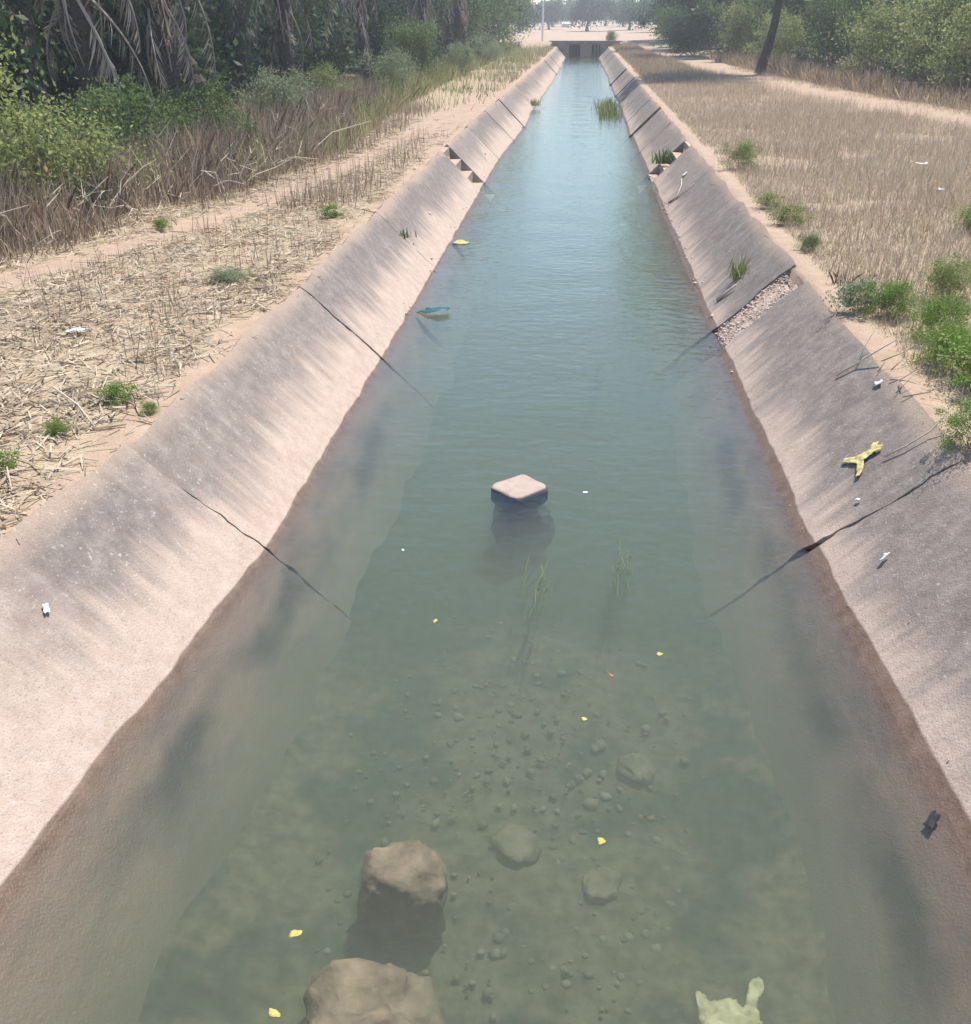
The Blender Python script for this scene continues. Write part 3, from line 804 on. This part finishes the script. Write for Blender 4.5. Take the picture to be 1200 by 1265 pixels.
# bushes
BP = [bush_meshes(31, 1.0, 1.0, .75, 10000, .065, 50, .20), bush_meshes(32, .9, .9, 1.0, 12000, .062, 48, .22, up=.6),
      bush_meshes(33, .5, .5, .42, 2600, .055, 26, .12), bush_meshes(34, 1.2, 1.0, .9, 8000, .075, 60, .17, up=.5, aspect=.35)]
for x, y, s, i, mt, lb in [
    (-7.5, 11.3, 1.15, 1, 'leaf_yel', 'sunlit yellow green bush at the far left edge'),
    (-6.9, 13.0, .85, 0, 'leaf_yel', 'leafy green bush below the nearest palm'),
    (-6.9, 15.2, .85, 3, 'leaf_mid', 'green bush between brown brush and the dark palms'),
    (-6.5, 17.8, .80, 0, 'leaf_mid', 'green bush at the foot of the palm trunk by the gap'),
    (-6.6, 22.5, .75, 3, 'leaf_grey', 'pale green bush below the leaning trunk'),
    (-6.6, 27.0, .7, 3, 'leaf_yel', 'yellow green grassy bush under the low palm'),
    (-6.4, 40.5, 1.15, 1, 'leaf_mid', 'round bright green shrub among the dark palm trunks'),
    (-5.8, 33.0, .8, 3, 'leaf_grey', 'grey green weed bush beside the sandy left bank'),
    (-5.3, 47.0, .75, 3, 'leaf_grey', 'low weed bush at the foot of the grey palms'),
    (-5.2, 58.0, .9, 0, 'leaf_grey', 'low bush past the palms on the left bank')]:
    bush(BP, i, M[mt], at(x, y), s, lb)

# ------------------------------------------------------------------ right bank trees and bushes
TR = tree_meshes(41, 8.2, 3.7, 1.9, 5.6, .15, 18000, .17, lean=(1.0, .3), coff=(-3.0, -1.5), nclump=80, cr=.5, bend=1.2)
tree(TR, M['leaf_mid'], at(7.6, 46), 1.0, 'tree with a dark leaning bare trunk beside the right path', rz=0)
TH = tree_meshes(42, 8.5, 3.6, 3.0, 5.2, .25, 17000, .2, lean=(-1.5, 0), nclump=85, cr=.5, up=-.7)
for x, y, s, pm, mt, lb in [
    (9.2, 66, 1.0, TH, 'leaf_dark', 'big tree with dark drooping foliage overhanging the far right path'),
    (8.4, 80, 1.0, TH, 'leaf_dark', 'overhanging dark tree at the bend of the right path'),
    (7.6, 92, .9, TB, 'leaf_far', 'green tree at the far end of the right path'),
    (11.5, 57, 1.0, TB, 'leaf_mid', 'green tree behind the leaning trunk'),
    (13.0, 47, 1.0, TB, 'leaf_mid', 'leafy tree right of the leaning trunk'),
    (14.5, 37, .95, TB, 'leaf_mid', 'leafy tree behind the yellow green bushes on the right'),
    (15.0, 29, .9, TB, 'leaf_mid', 'leafy tree at the upper right corner'),
    (12.0, 108, 1.1, TB, 'leaf_far', 'hazy tree right of the far bridge')]:
    tree(pm, M[mt], at(x, y), s, lb, rz=0 if pm is TH else None)
for x, y, s, i, mt, lb in [
    (6.8, 66, 1.45, 0, 'leaf_dark', 'dark rounded bush jutting onto the right path'),
    (7.2, 74, 1.5, 0, 'leaf_dark', 'dark bush behind the one jutting onto the path'),
    (7.0, 85, 1.4, 1, 'leaf_mid', 'small bright bush at the far end of the right path'),
    (8.4, 58, 1.4, 1, 'leaf_yel', 'yellow green bush left of the leaning trunk'),
    (9.2, 51, 1.3, 3, 'leaf_yel', 'pale bush just behind the leaning trunk'),
    (10.2, 44, 1.5, 1, 'leaf_mid', 'green bush just right of the leaning trunk'),
    (10.6, 39, 1.5, 3, 'leaf_yel', 'pale green bush second right of the leaning trunk'),
    (11.4, 35, 1.6, 1, 'leaf_yel', 'tall yellow green bush in the middle of the right hedge'),
    (11.2, 31.5, 1.4, 3, 'leaf_yel', 'low yellow bush above the brown grass edge'),
    (12.2, 28.5, 1.7, 1, 'leaf_yel', 'tall yellow green bush near the right edge'),
    (11.6, 25.8, 1.4, 3, 'leaf_yel', 'yellow green bush at the right edge of the picture'),
    (13.8, 33.5, 2.2, 0, 'leaf_mid', 'large green bush behind the right hedge'),
    (13.4, 42.0, 2.2, 0, 'leaf_mid', 'large green bush behind the leaning trunk hedge')]:
    bush(BP, i, M[mt], at(x, y), s, lb)

# far trees
TF = tree_meshes(51, 5.2, 3.3, 2.3, 1.6, .22, 9000, .35, nclump=45, cr=.6)
tree(TF, M['leaf_far'], at(.9, 168), 1.0, 'lone dark rounded tree standing beyond the far bridge')
for i, (x, y, s) in enumerate([(-14, 205, 1.1), (-6, 225, 1.0), (8, 210, .9), (15, 190, 1.0), (22, 215, 1.2), (-24, 190, 1.2), (-9, 158, .9), (-5.6, 188, .8), (7.5, 172, .8), (11, 150, .9), (5, 230, 1.0), (-2, 240, 1.0)]):
    tree(TF, M['leaf_far'], at(x, y), s, 'hazy tree of the far tree line on the horizon', 'far tree line on the horizon')
b = bush(BP, 1, M['leaf_mid'], at(2.7, 97), .55, 'small spiky green plant behind the right end of the far bridge')

# pole and far hut
r = empty('white_pole', at(-3.55, 100)); tag(r, 'tall thin white pole on the far left bank', 'pole')
mb = MB(); mb.tube([(0, 0, -.1), (0, 0, 2.4), (0, 0, 3.6)], [.10, .09, .075], 8); ob('shaft', mb.mesh('shaft'), M['pole'], r)
mb = MB(); mb.box(-.12, .12, -.12, .12, -.05, .06); ob('base', mb.mesh('base'), M['conc'], r)
r = empty('small_hut', at(-3.2, 215), .3, .45); tag(r, 'tiny pale roofed hut far off behind the left trees', 'hut')
mb = MB(); mb.box(-1.4, 1.4, -1, 1, 0, 1.5); ob('wall', mb.mesh('wall'), M['hutwall'], r)
mb = MB(); mb.add([(-1.6, -1.2, 1.5), (1.6, -1.2, 1.5), (1.6, 1.2, 1.5), (-1.6, 1.2, 1.5), (-1.6, 0, 2.2), (1.6, 0, 2.2)], [(0, 1, 5, 4), (2, 3, 4, 5), (0, 4, 3), (1, 2, 5), (0, 3, 2, 1)]); ob('roof', mb.mesh('roof'), M['roof'], r)

# ------------------------------------------------------------------ weeds on the lip of the right lining and sprouts on the left
for x, y, s, mt, lb in [
    (2.38, 5.50, .46, 'leaf_fresh', 'small fresh green bush overhanging the right lining at the picture edge'),
    (2.85, 6.55, .60, 'leaf_fresh', 'leafy green weed clump beside dead twigs on the right lip'),
    (2.72, 7.05, .52, 'leaf_fresh', 'bright green weed second from the picture edge on the right lip'),
    (2.92, 7.75, .55, 'leaf_fresh', 'light green weed tuft on the right bank above the twigs'),
    (2.48, 8.55, .46, 'leaf_grey', 'grey green weed spilling onto the right lining by the rubble'),
    (2.72, 8.35, .50, 'leaf_fresh', 'green weed just behind the grey green one'),
    (3.35, 8.9, .60, 'leaf_yel', 'broad light green weed in the dry grass of the right bank'),
    (3.45, 7.9, .62, 'leaf_grey', 'dull green weed at the right picture edge'),
    (2.62, 12.4, .42, 'leaf_yel', 'low green weed on the right lip past the rubble'),
    (2.60, 13.6, .36, 'leaf_yel', 'smaller green weed on the right lip between rubble and steps'),
    (2.75, 17.2, .70, 'leaf_yel', 'yellow green weed patch on the lip before the right steps'),
    (2.55, 10.9, .30, 'leaf_mid', 'dark little weed on bare soil above the rubble'),
    (4.6, 11.9, .55, 'leaf_yel', 'green weed tuft in the middle of the right dry grass'),
    (-3.35, 9.3, .55, 'leaf_grey', 'pale green flat weed patch in the left straw'),
    (-2.72, 5.75, .16, 'leaf_fresh', 'tiny green sprout by the left lining corner'),
    (-3.0, 5.95, .24, 'leaf_fresh', 'green sprout in front of the dry stalk tuft on the left'),
    (-3.15, 5.35, .20, 'leaf_fresh', 'small green sprout in straw near the left lining'),
    (-3.22, 4.85, .20, 'leaf_fresh', 'green sprout low in the left straw'),
    (-3.2, 4.45, .26, 'leaf_fresh', 'fresh green sprout at the left picture edge'),
    (-4.95, 11.6, .26, 'leaf_fresh', 'small green weed on the edge of the left path'),
    (-3.1, 12.6, .30, 'leaf_fresh', 'single green tuft among brown stalks by the left lining')]:
    bush(BP, 2 + (abs(x) * 10 % 2 > 1), M[mt], at(x, y), ((s, s, s * (.4 if mt == 'leaf_grey' and x < 0 else .8)) if not (abs(x) * 10 % 2 > 1) else (s * .42, s * .42, s * .38 * (.4 if mt == 'leaf_grey' and x < 0 else 1))), lb, name='weed', cat='weed')

# background undergrowth closing the view behind the trunks
UG = bush_meshes(61, 1.5, 1.5, 1.25, 9000, .19, 60, .36, up=.1)
UGP = [UG]
for x, y, s in [(-11.5, 15.5, 1.1), (-12, 18.5, 1.2), (-11.2, 24.5, 1.2), (-12.5, 29, 1.3), (-10.8, 34.5, 1.2), (-10.2, 39, 1.2), (-9.2, 44.5, 1.15), (-8.6, 50, 1.1), (-8.2, 56, 1.1), (-9.5, 62, 1.3), (-15, 17, 1.6), (-16, 25, 1.7), (-15, 35, 1.7), (-14, 47, 1.7), (-10.6, 70, 1.4), (-10.5, 80, 1.5), (-10.5, 92, 1.5)]:
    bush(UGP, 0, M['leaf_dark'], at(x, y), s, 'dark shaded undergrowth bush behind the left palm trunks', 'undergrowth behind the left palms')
for x, y, s in [(15.5, 24.5, 1.5), (15, 31, 1.7), (15, 38, 1.7), (13.5, 50, 1.6), (11.5, 60, 1.5), (10.5, 70, 1.5), (10.2, 80, 1.5), (9.6, 92, 1.4), (10.5, 102, 1.4)]:
    bush(UGP, 0, M['leaf_mid'], at(x, y), s, 'leafy undergrowth bush filling the back of the right hedge', 'undergrowth behind the right hedge')

# ------------------------------------------------------------------ rubble patch in the broken right lining
def on_slope(side, y, u, lift=0.):
    X0 = float(XL(y) if side < 0 else XR(y)); s_ = .7071
    return np.array([X0 + side * (u - lift * s_), y, u + lift * s_])
uu = np.linspace(-.35, .74, 30); yy = np.linspace(9.2, 10.85, 34)
V = []
for a in yy:
    for u in uu:
        l = -.025 + .025 * float(fbm(a * 5, u * 5, 3)) + .02 * float(fbm(a * 14, u * 14, 8))
        l -= .10 * math.exp(-((u - .66) / .07) ** 2) * (1 if a > 9.95 else .2)
        if a < 9.45 or a > 10.6: l = -.13
        V.append(on_slope(1, a - .2 * max(u, 0), u, l))
k = len(uu); i = (np.arange(len(yy) - 1)[:, None] * k + np.arange(k - 1)[None]).ravel()
o = ob('soil_slope', mesh('soil_slope', np.array(V), np.stack([i, i + k, i + 1 + k, i + 1], -1), True), M['washed'])
for nm in ('bare', 'thicket'):
    a = o.data.attributes.new(nm, 'FLOAT', 'POINT'); a.data.foreach_set('value', np.full(len(V), 1. if nm == 'bare' else 0., np.float32))
tag(o, 'bare washed out soil where a lining panel has broken away', 'soil', kind='structure')

import bmesh as _bm
_b = _bm.new(); _bm.ops.create_icosphere(_b, subdivisions=1, radius=1)
SV = np.array([v.co[:] for v in _b.verts]); _b.faces.ensure_lookup_table()
SF = np.array([[v.index for v in f.verts] for f in _b.faces]); _b.free()
def stone_v(g, flat=.65):
    """a rounded uneven pebble of 20 triangles-and-up"""
    v = SV * g.uniform(.72, 1.12, (len(SV), 1)) * np.array([g.uniform(.8, 1.3), g.uniform(.7, 1.1), flat])
    a = g.uniform(0, 6.28); c, s_ = math.cos(a), math.sin(a)
    return v @ np.array([[c, s_, 0], [-s_, c, 0], [0, 0, 1]])
def scatter(name, pts, sizes, mat, label, cat):
    g = np.random.default_rng(len(pts)); V, F = [], []
    for j, (p, z) in enumerate(zip(pts, sizes)):
        V.append(stone_v(g) * z + p); F.append(SF + len(SV) * j)
    return stuff(name, np.concatenate(V), np.concatenate(F), mat, label, cat)
g = np.random.default_rng(5)
P, Z = [], []
for j in range(2300):
    u = g.uniform(.02, .66); y = g.uniform(9.62, 10.42) - .2 * max(u, 0)
    z = g.choice([.005, .007, .011, .02], p=[.45, .36, .16, .03])
    P.append(on_slope(1, y, u, -.022 + z * .3)); Z.append(z)
scatter('rubble', P, Z, M['rubble'], 'crumbled pink rubble in the broken gap of the right lining', 'rubble')
P, Z = [], []
for j in range(300):          # crumbs along both waterlines and fallen on the linings
    side = g.choice([-1, 1], p=[.35, .65]); y = g.uniform(3, 24) if g.random() < .12 else g.uniform(10.5, 24)
    u = abs(g.normal(.03, .06)) if g.random() < .7 else g.uniform(0, .7)
    z = g.choice([.006, .010, .018, .03], p=[.5, .3, .17, .03])
    if y < 8: z = min(z, .006)
    P.append(on_slope(side, y, u, z * .35 + .002)); Z.append(z)
scatter('lining_crumbs', P, Z, M['rubble'], 'small crumbs of stone scattered along the lining at the waterline', 'stone crumbs')
P, Z = [], []
for j in range(750):         # gravel on the bed
    y = 1.0 + 4.0 * g.random() ** .9 + .35 * g.normal(); x = g.normal(-.12, .55)
    z = g.choice([.012, .02, .030, .045], p=[.5, .35, .13, .02])
    if -1.3 < x < 1.0: P.append((x, y, -DEPTH + .012 - z * .1)); Z.append(z)
scatter('bed_gravel', P, Z, M['gravel'], 'gravel lying on the canal bed in the clear near water', 'gravel')

def rock_mesh(seed, sx, sy, sz, sub=4, rough=.1, boxy=.5, flat_top=False):
    """boulder from a squared-off icosphere roughened with 3-D noise; base at z=0"""
    import bmesh
    from mathutils import noise, Vector
    bm = bmesh.new(); bmesh.ops.create_icosphere(bm, subdivisions=sub, radius=1)
    for v in bm.verts:
        p = np.array(v.co); q = np.sign(p) * np.abs(p) ** boxy
        o3 = Vector(q) + Vector((seed * 3.7, seed * 1.3, 0))
        d = 1 + rough * 1.6 * noise.noise(o3 * 1.3) + rough * .9 * noise.noise(o3 * 3.1) + rough * .45 * noise.noise(o3 * 8) + rough * .25 * noise.noise(o3 * 18)
        q = q * d
        if flat_top: q[2] = min(q[2], .9 + .04 * noise.noise(o3 * 3))
        v.co = (q[0] * sx, q[1] * sy, (q[2] + 1) * sz)
    me = bpy.data.meshes.new('rock'); bm.to_mesh(me); bm.free()
    me.polygons.foreach_set('use_smooth', np.ones(len(me.polygons), bool))
    return me
def rock(me, mat, loc, rot, label, name='rock', cat='rock'):
    return tag(ob(name, me, mat, None, loc, rot), label, cat)
rock(rock_mesh(3, .185, .15, .215, boxy=.6, rough=.12), M['rock'], (-.64, 3.0, -.62), (.12, .05, .15), 'blocky brown rock under water in the near part of the canal')
rock(rock_mesh(8, .27, .17, .20, boxy=.75, rough=.22), M['rock'], (-.68, 2.33, -.62), (0, .05, .25), 'wider rough brown rock under water at the bottom edge')
rock(rock_mesh(6, .22, .20, .24, boxy=.95, rough=.15), M['bed'], (-.29, 6.38, -.62), (0, 0, 0), 'dark weedy rock under water carrying the pale slab')
rock(rock_mesh(5, .175, .15, .075, boxy=.35, rough=.04, flat_top=True), M['slabrock'], (-.31, 6.27, -.132), (.02, .015, .80), 'pale square slab of stone breaking the water surface', 'stone_slab', 'stone')
for x, y, z, s, lb in [(.45, 4.05, -.6, .11, 'small pale stone on the bed right of centre'), (-.15, 3.45, -.6, .12, 'flat stone on the bed beyond the blocky rock'), (.25, 3.25, -.6, .10, 'dull stone on the bed near the floating yellow leaf')]:
    rock(rock_mesh(int(s * 700), s, s * .8, s * .3, 3, .2, .8), M['rock'], (x, y, z), (0, 0, x * 5), lb)

# ------------------------------------------------------------------ litter, leaves, sticks
def sheet(outline, nsub, amp, thick, seed, origin, ex, ey, nz):
    """crumpled sheet: polygon outline (local a,b) meshed on a grid, laid in the plane origin+a*ex+b*ey"""
    P = np.array(outline, float); mn, mxx = P.min(0), P.max(0)
    st = max(mxx - mn) / nsub
    def inside(a, b):
        c = False; j = len(P) - 1
        for i in range(len(P)):
            if (P[i][1] > b) != (P[j][1] > b) and a < (P[j][0] - P[i][0]) * (b - P[i][1]) / (P[j][1] - P[i][1]) + P[i][0]: c = not c
            j = i
        return c
    mb = MB(); idx = {}
    na, nb = int((mxx[0] - mn[0]) / st) + 1, int((mxx[1] - mn[1]) / st) + 1
    def vert(i, j, top):
        if (i, j, top) not in idx:
            a = mn[0] + i * st; b = mn[1] + j * st
            h = amp * (.6 + .8 * float(fbm(a / (st * 4) + 5, b / (st * 4) + 5, seed)))
            h += thick if top else 0
            jx = .35 * st * float(vnoise(i * .9, j * .9, seed + 3)); jy = .35 * st * float(vnoise(i * .9 + 40, j * .9, seed + 3))
            idx[(i, j, top)] = len(mb.v); mb.v.append(tuple(np.array(origin) + (a + jx) * np.array(ex) + (b + jy) * np.array(ey) + h * np.array(nz)))
        return idx[(i, j, top)]
    cell = {(i, j) for i in range(na) for j in range(nb) if inside(mn[0] + (i + .5) * st, mn[1] + (j + .5) * st)}
    for (i, j) in cell:
        mb.f.append(tuple(vert(a, b, 1) for a, b in ((i, j), (i + 1, j), (i + 1, j + 1), (i, j + 1))))
        mb.f.append(tuple(vert(a, b, 0) for a, b in ((i, j), (i, j + 1), (i + 1, j + 1), (i + 1, j))))
        for (di, dj, p, q) in ((-1, 0, (0, 1), (0, 0)), (1, 0, (1, 0), (1, 1)), (0, -1, (0, 0), (1, 0)), (0, 1, (1, 1), (0, 1))):
            if (i + di, j + dj) not in cell:
                mb.f.append((vert(i + p[0], j + p[1], 1), vert(i + p[0], j + p[1], 0), vert(i + q[0], j + q[1], 0), vert(i + q[0], j + q[1], 1)))
    # borders follow the outline
    Q = np.roll(P, -1, 0); E_ = Q - P; L2 = (E_ ** 2).sum(1) + 1e-12
    O_ = np.array(origin); ex_, ey_, nz_ = (np.array(q, float) for q in (ex, ey, nz))
    for (i, j, top), k in idx.items():
        if all(((i - a, j - b) in cell) for a in (0, 1) for b in (0, 1)): continue
        d = np.array(mb.v[k]) - O_; ab = np.array([d @ ex_, d @ ey_]); hgt = d @ nz_
        tt = np.clip(((ab - P) * E_).sum(1) / L2, 0, 1); C_ = P + E_ * tt[:, None]
        c = C_[((C_ - ab) ** 2).sum(1).argmin()]
        mb.v[k] = tuple(O_ + c[0] * ex_ + c[1] * ey_ + hgt * nz_)
    return mb.mesh('sheet', True)
S2 = .7071
# frame on the right lining: a = up the slope, b = along the canal
def slope_frame(side, y, u): return on_slope(side, y, u, .012), (side * S2, 0, S2), (0, 1, 0), (-side * S2, 0, S2)
o_, ex, ey, nz = slope_frame(1, 6.0, .40)
yel = [(a * .72, b * .72) for a, b in [(-.14, .16), (-.10, .19), (.0, .08), (.10, .05), (.19, .10), (.24, .07), (.20, .01), (.25, -.03), (.22, -.07), (.12, -.045), (.04, -.05), (.0, -.17), (-.06, -.24), (-.10, -.22), (-.05, -.11), (-.03, -.02), (-.09, .08)]]
tag(ob('cloth_scrap', sheet(yel, 40, .012, .003, 4, o_, ex, ey, nz), M['yellow']), 'crumpled forked yellow cloth scrap on the right lining', 'cloth')
def scrap(name, mat, side, y, u, w_, l_, ang, label, cat, seed):
    o_, ex, ey, nz = slope_frame(side, y, u)
    c, s_ = math.cos(ang), math.sin(ang)
    pts = []
    for i in range(11):
        a = 6.283 * i / 11; r_ = 1 + .3 * math.sin(seed * 3 + i * 2.3)
        p = (w_ * r_ * math.cos(a), l_ * r_ * math.sin(a)); pts.append((p[0] * c - p[1] * s_, p[0] * s_ + p[1] * c))
    return tag(ob(name, sheet(pts, 12, .012, .003, seed, o_, ex, ey, nz), mat), label, cat)
scrap('plastic_scrap', M['white'], 1, 4.95, .27, .035, .015, .3, 'white plastic scrap on the right lining below the crack', 'litter', 1)
scrap('plastic_scrap', M['white'], -1, 3.72, .47, .03, .018, 1.0, 'white plastic scrap on the near left lining', 'litter', 2)
scrap('plastic_scrap', M['white'], -1, 14.9, .36, .07, .012, 1.9, 'thin white strip on the left lining before the steps', 'litter', 3)
scrap('plastic_scrap', M['white'], 1, 18.6, .46, .05, .09, .4, 'white scrap on the right lining below the steps', 'litter', 4)
scrap('plastic_scrap', M['white'], 1, 6.75, .68, .025, .04, .6, 'small white scrap at the top of the right lining by the twigs', 'litter', 5)
scrap('plastic_scrap', M['white'], 1, 5.6, .31, .012, .02, .6, 'tiny white fleck below the yellow cloth', 'litter', 6)
def flat_scrap(name, mat, x, y, z, w_, l_, ang, label, cat, seed, amp=.012, nsub=12):
    c, s_ = math.cos(ang), math.sin(ang); pts = []
    for i in range(13):
        a = 6.283 * i / 13; r_ = 1 + .22 * math.sin(seed * 3 + i * 1.7)
        p = (w_ * r_ * math.cos(a), l_ * r_ * math.sin(a)); pts.append((p[0] * c - p[1] * s_, p[0] * s_ + p[1] * c))
    return tag(ob(name, sheet(pts, nsub, amp, .003, seed, (x, y, z), (1, 0, 0), (0, 1, 0), (0, 0, 1)), mat), label, cat)
flat_scrap('plastic_bag', M['white'], -3.98, 7.37, gz(-3.98, 7.37) + .02, .085, .04, .2, 'white plastic bag lying in straw on the left bank', 'bag', 7, .03)
flat_scrap('plastic_bag', M['white'], 5.41, 16.6, gz(5.4, 16.6) + .12, .09, .07, .2, 'white plastic bag caught in the right dry grass', 'bag', 8, .05)
flat_scrap('plastic_bag', M['white'], 5.0, 14.4, gz(5, 14.4) + .08, .06, .04, .2, 'smaller white scrap in the right dry grass nearer the canal', 'bag', 9, .04)
flat_scrap('plastic_bag', M['teal'], -1.52, 10.75, -.006, .20, .10, .1, 'dark teal plastic bag floating by the left waterline', 'bag', 10, .06)
flat_scrap('floating_scum', M['scum'], -1.66, 14.6, -.004, .12, .14, .1, 'pale yellow green scum clump floating at the left waterline', 'scum', 11, .02)
scrap('rag', M['darkrag'], 1, 3.22, -.04, .045, .03, .5, 'dark rag stuck at the right waterline in the near corner', 'rag', 12)
for x, y, w_, l_, mt, lb, sd_ in [(-.914, 2.40, .024, .016, 'yleaf', 'yellow leaf floating left of the rough brown rock', 13), (.214, 2.95, .020, .016, 'yleaf', 'yellow leaf floating right of the blocky rock', 14),
                              (.146, 3.72, .014, .012, 'yleaf', 'small yellow leaf floating in the middle of the near canal', 15), (.543, 4.29, .018, .016, 'yleaf', 'pale yellow leaf floating by the deep channel on the right', 16),
                              (-.678, 4.50, .018, .010, 'yleaf', 'small yellow leaf floating left of the deep channel', 17), (.283, 4.08, .022, .008, 'oleaf', 'orange brown leaf floating below the pale yellow one', 18),
                              (.158, 6.22, .018, .012, 'white', 'tiny white fleck floating right of the stone slab', 19), (-.90, 2.08, .014, .026, 'yleaf', 'yellow leaf floating at the bottom edge beside the rough rock', 20),
                              (-.99, 5.28, .010, .008, 'white', 'tiny white fleck floating at the left side of the channel', 21)]:
    flat_scrap('floating_leaf', M[mt], x, y, -.002, w_, l_, sd_, lb, 'leaf', sd_, .004, 8)
bag = [(-.13, .0), (-.12, .05), (-.07, .01), (.0, .03), (.05, .0), (.07, .06), (.10, .15), (.14, .16), (.14, .10), (.10, .02), (.09, -.14), (-.12, -.16)]
tag(ob('sunken_cloth', sheet(bag, 30, .05, .004, 6, (.69, 2.42, -.26), (1, 0, 0), (0, .92, -.25), (0, .25, .92)), M['palecloth']), 'pale green cloth bag sunk in the water at the bottom edge', 'cloth')

# sticks
def stick(pts, r0, label, mat='stick', name='stick', fork=None):
    mb = MB(); pts = np.array(pts, float); n = len(pts)
    mb.tube(pts, np.linspace(r0, r0 * .45, n), 6)
    if fork is not None: mb.tube(fork, np.linspace(r0 * .7, r0 * .3, len(fork)), 5)
    return tag(ob(name, mb.mesh(name, True), M[mat]), label, 'stick')
def sl(y, u, l=.02, side=1): return on_slope(side, y, u, l)
stick([sl(5.84, .50), sl(5.78, .60, .025), sl(5.74, .72, .03), sl(5.72, .82, .08)], .007, 'long thin pale stick leaning down from the right lip')
stick([sl(7.30, .54), sl(7.22, .66, .03), sl(7.05, .80, .08), sl(6.95, .9, .1)], .008, 'bent pale stick lying across the top of the right lining', fork=[sl(7.22, .66, .03), sl(7.35, .75, .05), sl(7.36, .84, .1)])
stick([sl(17.6, .12), sl(17.3, .30, .03), sl(17.2, .5, .03)], .016, 'pale forked branch lying on the right lining before the steps', fork=[sl(17.4, .25, .03), sl(17.9, .36, .04), sl(18.3, .40, .05)])
stick([sl(11.0, .14), sl(10.95, .24, .03), sl(10.9, .33, .04)], .022, 'short white driftwood piece beside the grassy tuft above the rubble')
stick([(-3.55, 6.1, gz(-3.5, 6) + .04), (-3.2, 5.75, gz(-3.2, 5.7) + .05), (-2.95, 5.45, gz(-3, 5.4) + .03)], .007, 'pale straight stick lying in the left straw near the lining')
for j in range(7):
    y0 = 6.35 + .11 * j; g = np.random.default_rng(70 + j)
    a0 = sl(y0, .72 + g.uniform(-.03, .05), .02); d_ = np.array([g.uniform(.05, .25), g.uniform(-.3, .3), g.uniform(.03, .12)])
    stick([a0, a0 + d_ * .5 + g.normal(size=3) * .02, a0 + d_], .005, 'dead twig in the heap of twigs on the right lip', 'twig', 'twig')['group'] = 'dead twigs on the right lip'

# grassy tufts growing out of the lining
def tuft(loc, n, h, spread, mat, label, seed, width=.006, lean=.6):
    g = np.random.default_rng(seed)
    p = np.stack([g.normal(0, spread, n), g.normal(0, spread, n), np.zeros(n) - .02], -1)
    v, f = blades(p, g.uniform(.4, 1, n) * h, lean, width, g, True)
    r = empty('grass_tuft', loc); tag(r, label, 'grass tuft'); ob('blades', mesh('blades', v, f), M[mat], r); return r
tuft(sl(11.2, .37, .0), 60, .34, .05, 'leaf_yel', 'grassy yellow green tuft growing from the right lining above the rubble', 1, .008)
tuft(sl(21.3, .30, .03), 70, .36, .09, 'leaf_mid', 'green weed growing on the right steps', 2, .014)
tuft(on_slope(-1, 12.9, .42), 40, .15, .05, 'leaf_mid', 'little green tuft in the broken spot of the left lining', 3, .008)
tuft((-1.62, 38.5, .1), 40, .35, .1, 'leaf_yel', 'small tuft at the left waterline beyond the steps', 4, .02)
tuft((2.55, 9.5, gz(2.55, 9.5)), 24, .22, .05, 'rust', 'dead reddish weed standing at the head of the rubble', 6, .006, .9)
g = np.random.default_rng(9); n = 420
p = np.stack([1.08 + g.normal(0, .20, n), 37.5 + g.normal(0, 1.6, n), np.full(n, -.05)], -1)
v, f = blades(p, g.uniform(.12, .5, n), .5, .016, g, True)
r = empty('reed_clump', (0, 0, 0)); tag(r, 'green reed clump standing in the far water near the right lining', 'reeds')
ob('reeds', mesh('reeds', v, f), M['leaf_yel'], r)
# water weed strands trailing under the surface
for (x, y, lb, sd_) in [(-.12, 5.25, 'trailing strands of water weed below the stone slab', 3), (.42, 5.55, 'trailing water weed strands right of the stone slab', 4), (.32, 9.2, 'pale strands of water weed in the middle distance', 5)]:
    g = np.random.default_rng(sd_); mb = MB()
    for j in range(16):
        a = np.array([x + g.normal(0, .03), y + g.uniform(-.1, .3), -.22 + g.uniform(-.05, .1)]); L_ = g.uniform(.25, .6)
        q = [a + np.array([g.normal(0, .012) - .10 * L_ * s_, -L_ * s_, .1 * s_ * L_]) for s_ in np.linspace(0, 1, 5)]
        mb.tube(q, np.linspace(.004, .0015, 5), 3)
    o = empty('water_weed'); tag(o, lb, 'water weed'); ob('strand', mb.mesh('strand'), M['leaf_yel'], o)

# haze: thin pale air over the whole place
mb = MB(); mb.box(-160, 160, -20, 330, -2.0, 14.0)
t = NT('haze'); t.t.nodes.remove(t.bsdf)
pv = t.n('VolumePrincipled'); pv.inputs['Color'].default_value = (.86, .91, .97, 1); pv.inputs['Density'].default_value = .0014; pv.inputs['Anisotropy'].default_value = .3
t.l(pv.outputs[0], t.out.inputs['Volume'])
tag(ob('haze', mb.mesh('haze'), t.m), 'pale hazy air over the canal', 'haze', kind='stuff')
